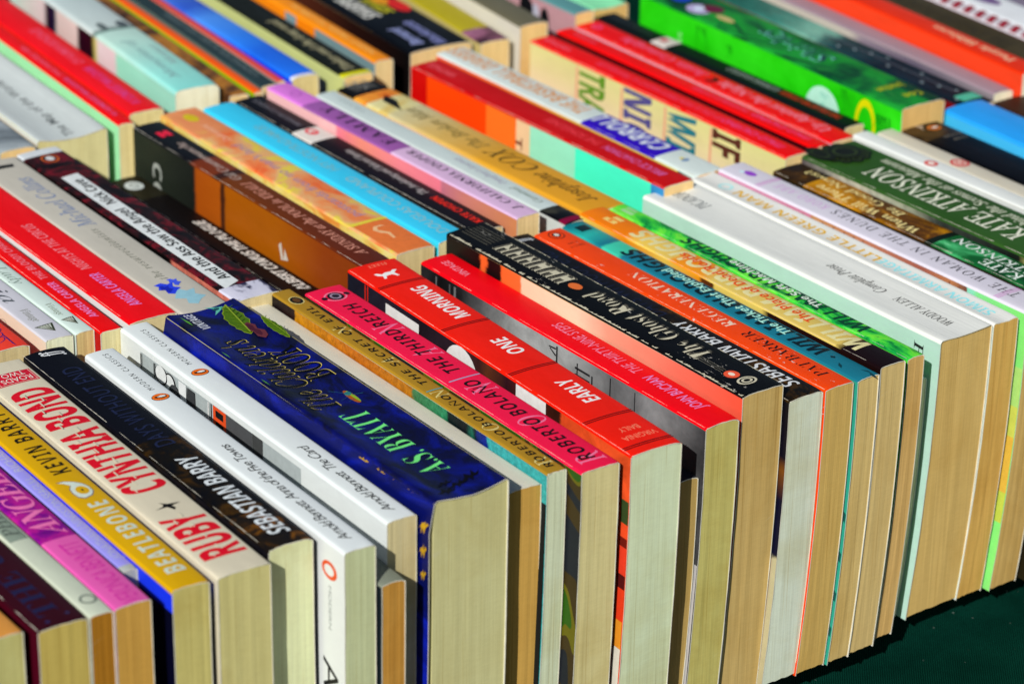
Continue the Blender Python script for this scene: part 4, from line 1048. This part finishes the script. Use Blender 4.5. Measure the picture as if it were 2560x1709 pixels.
b = pb('family', 'lilac paperback with a mauve panel titled FAMILY and black spotted lettering', ROW2, spine=card((206, 172, 206)), pages=(208, 182, 132), crown=.3,
       cover=card(None, KC, stops=((0, (220, 140, 90)), (40, (214, 130, 120)), (56, (206, 120, 140)), (58, (255, 130, 150)), (90, (255, 140, 150)), (120, (255, 150, 130)), (140, (255, 130, 150)), (142, (250, 190, 190)), (202, (252, 196, 196))), axis='y', jag=2),
       bands=[(96.7, 170.1, card((146, 84, 156))), (170.1, 203, card((206, 116, 208)))])
b.text('author_name', 'J. CALIFORNIA COOPER', 'b', 7.6, 92.2, .74, .40, (34, 26, 40), slant=.15, sp=1.15)
b.text('title', 'FAMILY', 'b', 104.2, 161.3, .78, .30, (28, 16, 36), sp=1.5)
b.put('publisher_mark', [ell(b.W * .5, 184.8, 2.8, 3.4, 20, .7) + ((170, 90, 176),)])
b = pb('kin', 'white paperback with fine grey lettering and a black end with a maroon stripe', ROW2, spine=card((192, 206, 204)), cover=card((214, 222, 218), KC), pages=(190, 176, 134), crown=.3,
       bands=[(0, 2.5 - 1, card((12, 12, 22))), (2.5 - 1, 6.1, card((120, 6, 50))), (6.1, 20.1, card(None, stops=((.45, (10, 10, 14)), (.62, (60, 60, 50)), (.75, (150, 150, 130))), ns=(80, (1, .5, 1))))])
b.text('author_name', 'Germinal', 'i', 26.5, 48.6, .66, .38, (110, 126, 116), off=.008)
b.text('title', "Daughter's Journey", 'i', 53.6, 92.4, .66, .38, (150, 146, 168), off=.008)
b.text('publisher_name', 'VIRAGO', 's', 165.3, 186.8, .62, .42, (150, 166, 166))
b = pb('cox', 'golden yellow paperback with dark flowing script and a black far end', ROW2, spine=card(None, stops=((0, (214, 150, 34)), (80, (204, 148, 40)), (120, (200, 166, 90)), (150, (196, 186, 140)), (196, (204, 196, 150))), axis='y', jag=22), pages=(196, 180, 120), crown=.5, r=1.2,
       cover=card(None, KC, stops=((0, (230, 160, 40)), (70, (250, 206, 90)), (140, (252, 206, 170)), (165, (250, 200, 60)), (196, (240, 190, 80))), axis='y', jag=10),
       bands=[(182.0, 197, card((12, 10, 10))), (171.9, 182.0, card(None, stops=((.4, (210, 86, 10)), (.6, (226, 150, 50))), ns=(60, (1, 1, 1)))), (154.2, 171.9, card(None, stops=((.4, (200, 160, 40)), (.55, (208, 200, 140)), (.7, (214, 206, 160))), ns=(50, (1, .7, 1))))])
b.text('author_name', 'Josephine', 'i', 11.3, 52.1, .66, .30, (66, 48, 8), off=.010, slant=.15)
b.text('author_name', 'COX', 'i', 56.3, 88.5, .76, .30, (78, 60, 8), off=.004, slant=.1)
b.text('title', 'The Broken Man', 'i', 91.5, 153.0, .66, .34, (112, 96, 40), off=.006, slant=.1)
b.text('publisher_name', 'HARPER', 's', 187.4, 188.9 if False else 187.4 + 13, .8, .2, (120, 120, 116))
b.put('ornament', [([(b.W * .35, 153.2), (b.W * .62, 169.1 - 3), (b.W * .60, 175.2), (b.W * .36, 169.4)], [(0, 1, 2, 3)], (16, 12, 8))])
CH = [(-44.0, 3000)]
b = pb('song', 'crimson-spined paperback whose tall cover is striped orange, cream, mint and turquoise', ROW2, spine=card((190, 2, 8)), pages=(206, 176, 124), crown=.3, r=.9,
       cover=card(None, KC, interp='CONSTANT', stops=((0, (56, 146, 206)), (8.5, (76, 255, 210)), (64.3, (160, 240, 206)), (98.3, (246, 208, 160)), (109.2, (255, 120, 36)), (133.2, (255, 72, 6)), (181.0, (206, 6, 4)), (196, (200, 6, 4))), axis='y'))
WORN.append((b, 0.4, 6))
b.text('author_name', 'BRUCE CHATWIN', 's', 11.3, 54.3, .66, .40, (206, 96, 160), off=.012, slant=.1)
b.text('title', 'THE SONGLINES', 's', 57.7, 98.0, .66, .40, (226, 60, 70), off=.012, slant=.1)
b.text('publisher_name', 'VINTAGE', 's', 170.4, 191.8, .62, .38, (226, 90, 100), off=.012)
b.text_cover('title', 'THE', 'sb', 9.5, 30, 107.0 + 2.6, 107.0 - 2.4, (120, 56, 40))
b = pb('carroll', 'worn white paperback with a purple-blue panel and gold lettering', ROW2, spine=card((202, 214, 210)), pages=(190, 152, 104), crown=.4, r=1.2,
       cover=card(None, KC, stops=((0, (220, 224, 214)), (12.0, (40, 40, 40)), (12.9, (248, 222, 110)), (100, (250, 196, 80)), (150, (255, 120, 50)), (202, (255, 92, 50))), axis='y', jag=1),
       bands=[(29.5, 85.0, card((44, 6, 172)))])
WORN.append((b, 0.4, 6))
b.text('author_name', 'CARROLL', 'sb', 34.3, 85.9, .86, .30, (206, 212, 220), slant=.2, off=.008)
b.text('title', 'THE BASKETBALL DIARIES', 'sb', 93.5, 202.0, .82, .30, (208, 140, 70), slant=.15)
b.put('ornament', [ell(b.W * .5, 19.2, 1.3, 2.2) + ((214, 196, 50),), ell(b.W * .5, 17.6, 2.2, 1.6) + ((110, 140, 176),)])
LN = ((96, 150, 40), (84, 80, 146), (36, 124, 140), (92, 46, 36))
b = pb('nine', 'red-spined paperback with a tall cream cover of big coloured letters', ROW2, spine=card((244, 2, 4)), cover=card(None, KC, stops=((90, (250, 200, 180)), (105, (246, 224, 190)), (120, (232, 222, 160)), (129, (228, 224, 150))), axis='z', jag=3), pages=(200, 180, 130), crown=.3)
WORN.append((b, 0.4, 6))
b.text('author_name', 'ITALO CALVINO', 's', 10.6, 54.1, .68, .38, (232, 70, 130), off=.014, slant=.1)
b.text('title', "IF ON A WINTER'S NIGHT A TRAVELLER", 's', 55.5, 150.4, .68, .38, (240, 60, 90), off=.014, slant=.1)
b.text('publisher_name', 'VINTAGE', 's', 172.1, 193.4, .62, .38, (240, 100, 120), off=.012)
for (a0, a1, body, cc, w1) in ((52.1, 32.5, 'IF', LN[3], 17), (86.5, 65.3, 'WINT', LN[2], 46), (119.6, 99.2, 'NIGHT', LN[1], 50), (155.3, 135.8, 'TRAV', LN[0], 34)):
    b.text_cover('title', body, 'sb', 1.6, w1 - 3, a0, a1, cc, off=.012)
for a in (53.0, 87.5, 121.1, 156.8):
    b.put('rule', [rect(a - .3, 2, a + 1.2, 60) + ((240, 170, 140),)], 'c')
b = pb('red2', 'slim red paperback with dark maroon front cover left of the pink-edged red book', ROW2, spine=card((250, 4, 6)), cover=card((62, 2, 14), KC), pages=(200, 180, 140), crown=.3)
b.text('author_name', 'ITALO CALVINO', 's', 9.6, 51.1, .68, .38, (236, 70, 130), off=.014, slant=.1)
b.text('title', 'INVISIBLE CITIES', 's', 54.6, 95.8, .68, .38, (240, 60, 100), off=.014, slant=.1)
b.text('publisher_name', 'VINTAGE', 's', 172.6, 190.7, .62, .38, (240, 80, 110), off=.012)
b = pb('upag', 'red paperback with pale pink front cover and white script title', ROW2, spine=card((228, 8, 12)), cover=card((236, 196, 214), KC), pages=(200, 180, 140), crown=.3)
WORN.append((b, 0.4, 6))
b.text('title', 'Up Against the Night', 'i', 12.7, 92.8, .74, .34, (240, 130, 150), off=.014)
b.text('author_name', 'Justin Cartwright', 'i', 104.5, 170.7, .74, .36, (242, 90, 130), off=.014)
b.put('ornament', [pol(b.W * .5, 98.1, 4, [(-1, 0), (-.6, .7), (.1, .9), (.7, .6), (.2, .5), (-.2, 0), (.2, -.5), (.7, -.6), (.1, -.9), (-.6, -.7)], 1) + ((24, 4, 6),)])
b.put('publisher_mark', [ell(b.W * .5, 191.2, 2.6, 3.4, 20, .5) + ((242, 70, 120),)])
b = pb('pclas', 'black paperback with red title lettering and a white band near its far end', ROW2, spine=card((10, 14, 16)), cover=card((22, 34, 36), KC), pages=(196, 176, 130), crown=.3,
       bands=[(137.1, 149.0, card((206, 196, 190)))])
b.text('title', 'THE COLLECTED STORIES', 'sb', 10.7, 54.4, .72, .40, (190, 36, 30))
b.text('author_name', 'KATHERINE MANSFIELD', 'i', 56.4, 94.8, .70, .38, (150, 156, 156), off=.01)
b.text('series_name', 'PENGUIN CLASSICS', 's', 155.4, 189.0, .60, .42, (60, 70, 74))
b.put('publisher_mark', [rect(b.W * .35, 145.3 - 2, b.W * .7, 145.3 + 2) + ((190, 70, 84),)])
b = pb('green', 'tall thick bright green paperback with a yellow ring and white disc on its cover', ROW2, spine=card(None, stops=((.36, (6, 60, 36)), (.44, (14, 96, 42)), (.52, (24, 140, 46)), (.7, (20, 128, 40))), ns=(26, (1.2, .5, 1))), cover=card(None, KC, stops=((.3, (20, 150, 6)), (.44, (36, 214, 14)), (.7, (52, 232, 30))), ns=(22, (1, 1, 1))), pages=(196, 160, 98), crown=.5, r=1.6)
b.text('title', 'Shirley', 'bi', 68.3, 122.0, .70, .30, (24, 60, 66), extra=((-.8, .5, (120, 206, 190)),))
b.text_across('author_name', 'Jonathan', 'sb', .84, .24, 26.5 + 1, 26.5 - 4, (170, 176, 10))
b.text_across('author_name', 'Coe', 'sb', .84, .44, 19.5 - 5, 19.5 - 10, (170, 176, 10))
b.put('cover_sticker', [ell(57.1, 20, 13, 13.5, 32) + ((190, 246, 222),)], 'c')
b.text_cover('cover_sticker', 'It will', 'i', 9, 22, 57.1 + 2, 57.1 - 4, (110, 200, 180), lift=.15)
b.text_cover('cover_sticker', 'delight', 'i', 9, 23, 57.1 + 4, 57.1 - .5, (110, 200, 180), lift=.15) if False else None
b.put('ornament', [ell(25.6, 17, 7.6, 14, 32, .72) + ((226, 226, 0),)], 'c')
b.put('ornament', [([(8 + 2.6 * k, 8), (9.2 + 2.6 * k, 7), (7 + 2.6 * k, 26), (6 + 2.6 * k, 25)], [(0, 1, 2, 3)], (10, 120, 20)) for k in range(4)], 'c')
rg = random.Random(4)
for k in range(16):
    q, u, l_, a = rg.uniform(12, 180), rg.uniform(.08, .7) * b.W, rg.uniform(8, 24), rg.uniform(-.35, .35)
    b.put('ornament', [([(u, q), (u + rg.uniform(.8, 2.4), q - 1), (u + a * l_ + 1.2, q + l_ * .6), (u + a * l_ * 1.3, q + l_), (u + a * l_ - 1, q + l_ * .55)], [(0, 1, 2, 3, 4)], rg.choice(((10, 70, 34), (8, 54, 32), (30, 116, 44))))], lift=.04)
for q, w0, n in ((150, 4, 5), (128, 7, 3), (40, 3, 3), (12, 8, 4)):
    for k in range(n):
        a, l_ = rg.uniform(-.6, .6), rg.uniform(5, 14)
        b.put('cover_picture_or_shade', [([(q + 1.7 * k, w0), (q + 1.7 * k + 1, w0 + .3), (q + 1.7 * k + a * l_, w0 + l_)], [(0, 1, 2)], (18, 150, 16))], 'c')
b.text_cover('price_code', 'sale', 's', 12, 24, 172, 168, (170, 240, 160))
b.put('cover_picture_or_shade', [ell(b.W * .3, 166.0, 6, 8) + ((170, 160, 200),), ell(b.W * .5, 161.5, 5, 7) + ((96, 16, 50),), ell(b.W * .35, 146.3, 2.2, 7) + ((190, 170, 110),), ell(b.W * .4, 184.4, 5, 6) + ((20, 60, 190),), ell(b.W * .3, 166.0, 3, 3) + ((200, 214, 230),)])
b = pb('teal2', 'dark teal night-patterned paperback with a mint square at its near end', ROW2, spine=card(None, stops=((0, (8, 24, 34)), (70, (10, 36, 48)), (110, (24, 66, 70)), (125, (120, 180, 160)), (150, (60, 130, 116)), (198, (20, 84, 72))), axis='y', jag=26, ns=(150, (1, .5, 1))), cover=card((130, 16, 26), KC), pages=(200, 180, 140), crown=.4)
b.put('ornament', [ell(b.W * (.2 + .6 * ((k * 37) % 10) / 10), 12 + 9 * k, .7, 1.1, 10) + ((150, 170, 176),) for k in range(11)] + [rect(b.W * .2, 10.5 - 4, b.W * .85, 10.5 + 4) + ((70, 176, 146),), rect(b.W * .45, 20, b.W * .5, 120) + ((60, 84, 96),)])
b = pb('gray2', 'slim paperback with pale greyish front cover beside the orange book', ROW2, spine=card((150, 130, 140)), cover=card(None, KC, stops=((0, (150, 140, 146)), (60, (110, 100, 120)), (100, (150, 134, 150)), (110, (206, 196, 184)), (198, (214, 204, 190))), axis='y', jag=4), pages=(214, 204, 180), crown=.3)
b = pb('orange2', 'tall orange paperback with cream lettering along a deeper orange spine', ROW2, spine=card((216, 44, 4)), cover=card((255, 72, 34), KC), pages=(214, 204, 180), crown=.4)
b.text('title', 'Purple Hibiscus', 'b', 16, 76.3, .72, .36, (236, 190, 150))
b = pb('brown2', 'olive brown paperback with dark blurred lettering behind the tall orange book', ROW2, spine=card((62, 52, 28)), cover=card((84, 72, 40), KC), pages=(200, 180, 140), crown=.4)
b.text('title', 'THE ENGLISH PASSENGERS', 'b', 40, 150, .72, .36, (40, 34, 18))
b.text('author_name', 'Kneale', 'i', 154, 186, .72, .3, (140, 134, 110))
b = pb('checks', 'maroon and white diagonally striped paperback at the top right', ROW2, spine=card((206, 200, 206)), pages=(214, 204, 180), crown=.4, cover=card((120, 10, 30), KC))
b.put('ornament', [([(b.W * .05, 8 + 9 * k), (b.W * .95, 13 + 9 * k), (b.W * .95, 17.5 + 9 * k), (b.W * .05, 12.5 + 9 * k)], [(0, 1, 2, 3)], (150, 14, 40)) for k in range(20)])
b = pb('white2', 'white paperback with a violet patch at the top right corner', ROW2, spine=card((216, 220, 224)), cover=card((236, 240, 242), KC), pages=(214, 204, 180), crown=.4)
b.put('ornament', [ell(b.W * .55, 104, 5, 14) + ((110, 84, 130),)])
b = pb('end2', 'grey-violet paperback beyond the white one at the top right corner', ROW2, spine=card((120, 110, 130)), pages=(214, 204, 180), crown=.4)

# ================================================================== BACK ROW
b = pb('pic3', 'slate grey paperback with a blurred photograph at the left edge', ROW3, spine=card(None, stops=((.4, (84, 92, 98)), (.5, (128, 138, 144)), (.62, (164, 174, 178))), ns=(20, (1, .7, 1))), pages=(208, 178, 124), crown=.3)
b = pb('tomor', 'very thick white paperback with small grey lettering and a sagging spine', ROW3, spine=card((196, 204, 202), creases=.4), cover=card((240, 230, 208), KC), pages=(196, 190, 138), crown=-2.6, r=1.6)
b.text('title', 'The Map of the World', 's', 3.8, 88.3, .60, .46, (92, 98, 98), off=.006)
b = pb('red3a', 'slim red paperback with pale green front cover beside the thick white book', ROW3, spine=card((246, 8, 14)), cover=card((176, 250, 190), KC), pages=(200, 190, 140), crown=.2)
b.text('author_name', 'W SOMERSET MAUGHAM', 's', 11.3, 69.9, .68, .36, (214, 84, 140), off=.014)
b.text('title', 'THE PAINTED VEIL', 's', 73.9, 122.7, .68, .36, (236, 90, 120), off=.014)
b = pb('red3b', 'wider glossy red paperback with pinkish lettering beside the pale aqua book', ROW3, spine=card((240, 14, 26)), cover=card((255, 40, 26), KC), pages=(200, 190, 140), crown=.8)
b.text('author_name', 'W SOMERSET MAUGHAM', 's', 9.8, 67.5, .66, .36, (214, 60, 130), off=.014)
b.text('title', 'OF HUMAN BONDAGE', 's', 74.6, 132.6, .66, .36, (240, 80, 110), off=.014)
b = pb('mint3', 'thick pale aqua paperback with dark round artwork on its front cover', ROW3, spine=card(None, stops=((0, (130, 210, 202)), (30, (146, 214, 204)), (79.3, (176, 212, 200)), (91.9, (174, 206, 196)), (95.4, (70, 96, 90)), (99.0, (186, 200, 198)), (150, (180, 196, 196)), (205, (150, 196, 200))), axis='y', jag=5), pages=(206, 206, 182), crown=.8, r=2.2,
       cover=card(None, KC, stops=((0, (166, 236, 212)), (67.7, (160, 240, 210)), (70.7, (236, 216, 220)), (90.8, (236, 222, 224)), (94.0, (214, 206, 110)), (98.6, (40, 4, 24)), (114.6, (36, 6, 26)), (117.8, (232, 212, 206)), (142.3, (222, 206, 200)), (145.5, (20, 24, 60)), (155.3, (30, 6, 30)), (160.1, (226, 210, 210)), (205, (200, 232, 216))), axis='y', jag=3))
b.text('title', 'Memories of', 'i', 16.0, 77.5, .46, .26, (124, 160, 160), off=.014)
b.text('author_name', 'Marquez', 'i', 33.8, 65.6, .80, .60, (140, 170, 168), off=.012)
b.put('ornament', [ell(b.W * .75, 100.4, 3, 5) + ((70, 80, 84),), ell(b.W * .3, 101.0, 2, 6) + ((80, 92, 92),)])
b = pb('gold3', 'brown and gold painted paperback between the aqua and lime-edged books', ROW3, spine=card(None, stops=((.36, (40, 26, 20)), (.46, (96, 60, 30)), (.56, (170, 112, 40)), (.68, (150, 96, 30))), ns=(44, (1, .7, 1))), pages=(206, 180, 130), crown=.3)
b = pb('lime3', 'thin orange paperback with lime green front cover', ROW3, spine=card((255, 86, 14)), cover=card((160, 200, 20), KC), pages=(206, 180, 130), crown=.2)
b = pb('gray3', 'dark slate paperback with faint lettering in the back row', ROW3, spine=card((38, 54, 58)), cover=card((96, 120, 116), KC), pages=(206, 180, 130), crown=.3)
b.text('title', 'LOOKING FOR ALASKA AND OTHERS', 's', 14, 120, .68, .38, (96, 110, 112), off=.012)
b = pb('rthin3', 'thin brick red paperback beside the royal blue book', ROW3, spine=card((196, 70, 66)), cover=card((150, 160, 150), KC), pages=(206, 180, 130), crown=.2)
b = pb('blue3', 'royal blue paperback with lighter watery blue spine', ROW3, spine=card(None, stops=((0, (30, 110, 232)), (40, (26, 96, 214)), (60, (40, 120, 236)), (100, (70, 136, 226)), (120, (44, 84, 190)), (198, (90, 150, 230))), axis='y', jag=14), cover=card((16, 50, 255), KC), pages=(200, 184, 130), crown=.6, r=1.6, bands=[(0, 2.5, card((206, 210, 220)))])
b = pb('yel3', 'pale yellow fronted paperback with black spine and a yellow end band', ROW3, spine=card((18, 20, 12)), cover=card((214, 222, 140), KC), pages=(206, 180, 120), crown=.3, r=.8, bands=[(-1.0 - 4, -1.0 + 6, card((200, 196, 10)))])
b.text('title', 'Tinker and the long road', 'i', 8.5, 92.4, .66, .34, (176, 170, 130), off=.014)
b = pb('orng3', 'orange paperback with grey-blue patches on its front cover', ROW3, spine=card((244, 134, 12)), pages=(206, 184, 132), crown=.5, r=1.2,
       cover=card(None, KC, interp='CONSTANT', stops=((0, (120, 150, 156)), (61.4, (255, 140, 14)), (81.9, (130, 160, 170)), (92.9, (255, 146, 20)), (198, (255, 146, 20))), axis='y'))
b.text('title', 'NIGHT TRAIN TO LISBON', 's', 10.5, 96.6, .68, .36, (250, 180, 90), off=.014)
b = pb('blk3', 'very thick black paperback with white and yellow lettering in the back row', ROW3, spine=card((6, 8, 14)), cover=card(None, KC, stops=((0, (12, 10, 10)), (60, (40, 18, 14)), (130, (90, 44, 28)), (198, (70, 40, 26))), axis='y', jag=10), pages=(200, 176, 124), crown=.6, r=1.6)
b.text('author_name', 'Bernard', 'sb', 8.3, 34.9, .36, .18, (150, 160, 210), slant=.2)
b.text('author_name', 'Mackenzie', 'sb', 3.5, 40.9, .66, .48, (130, 136, 190), slant=.2)
b.text('title', 'SHARPE', 'sb', 54.1, 89.5, .40, .14, (214, 214, 206), slant=.2)
b.text('title', 'SIEGE', 'sb', 56.8, 82.5, .66, .46, (196, 190, 20), slant=.2)
b.put('ornament', [ell(b.W * .84, 66.6, 5, 12) + ((206, 20, 16),), ell(b.W * .7, 77.5, 4, 8) + ((214, 140, 10),)])
b = pb('oliv3', 'olive yellow paperback with a dark end and dusky pink patch', ROW3, spine=card((172, 158, 26)), cover=card((206, 190, 120), KC), pages=(200, 176, 120), crown=.4,
       bands=[(0, 20.7, card(None, stops=((.42, (24, 18, 24)), (.54, (120, 70, 92)), (.66, (176, 116, 146))), ns=(38, (1, .8, 1))))])
b = pb('grey3', 'drab grey-brown paperback with white front cover', ROW3, spine=card((98, 94, 74)), cover=card((226, 222, 206), KC), pages=(204, 174, 116), crown=.6)
b = pb('pink3', 'teal-grey paperback with a dusky pink front cover spotted black', ROW3, spine=card((86, 140, 142)), cover=card((196, 150, 156), KC), pages=(204, 180, 120), crown=.3)
b.put('cover_picture_or_shade', [ell(6, 27, 4, 5) + ((16, 18, 22),), ell(26, 12, 4, 8) + ((16, 18, 22),), ell(34, 9, 3.4, 5) + ((190, 190, 206),), ell(42, 8, 6, 6) + ((16, 18, 22),), ell(70, 8, 4, 6) + ((120, 110, 130),)], 'c')
b = pb('pale3', 'pale mint green paperback at the top of the back row', ROW3, spine=card(None, stops=((0, (136, 226, 170)), (100, (150, 232, 186)), (198, (176, 226, 200))), axis='y', jag=8), cover=card((200, 220, 205), KC), pages=(204, 170, 104), crown=-1.0, r=1.6)

# rubbed film along the long edges of well-handled books
for bk_, dep, stp in WORN:
    bk_.worn('front', dep, stp, (206, 200, 184))
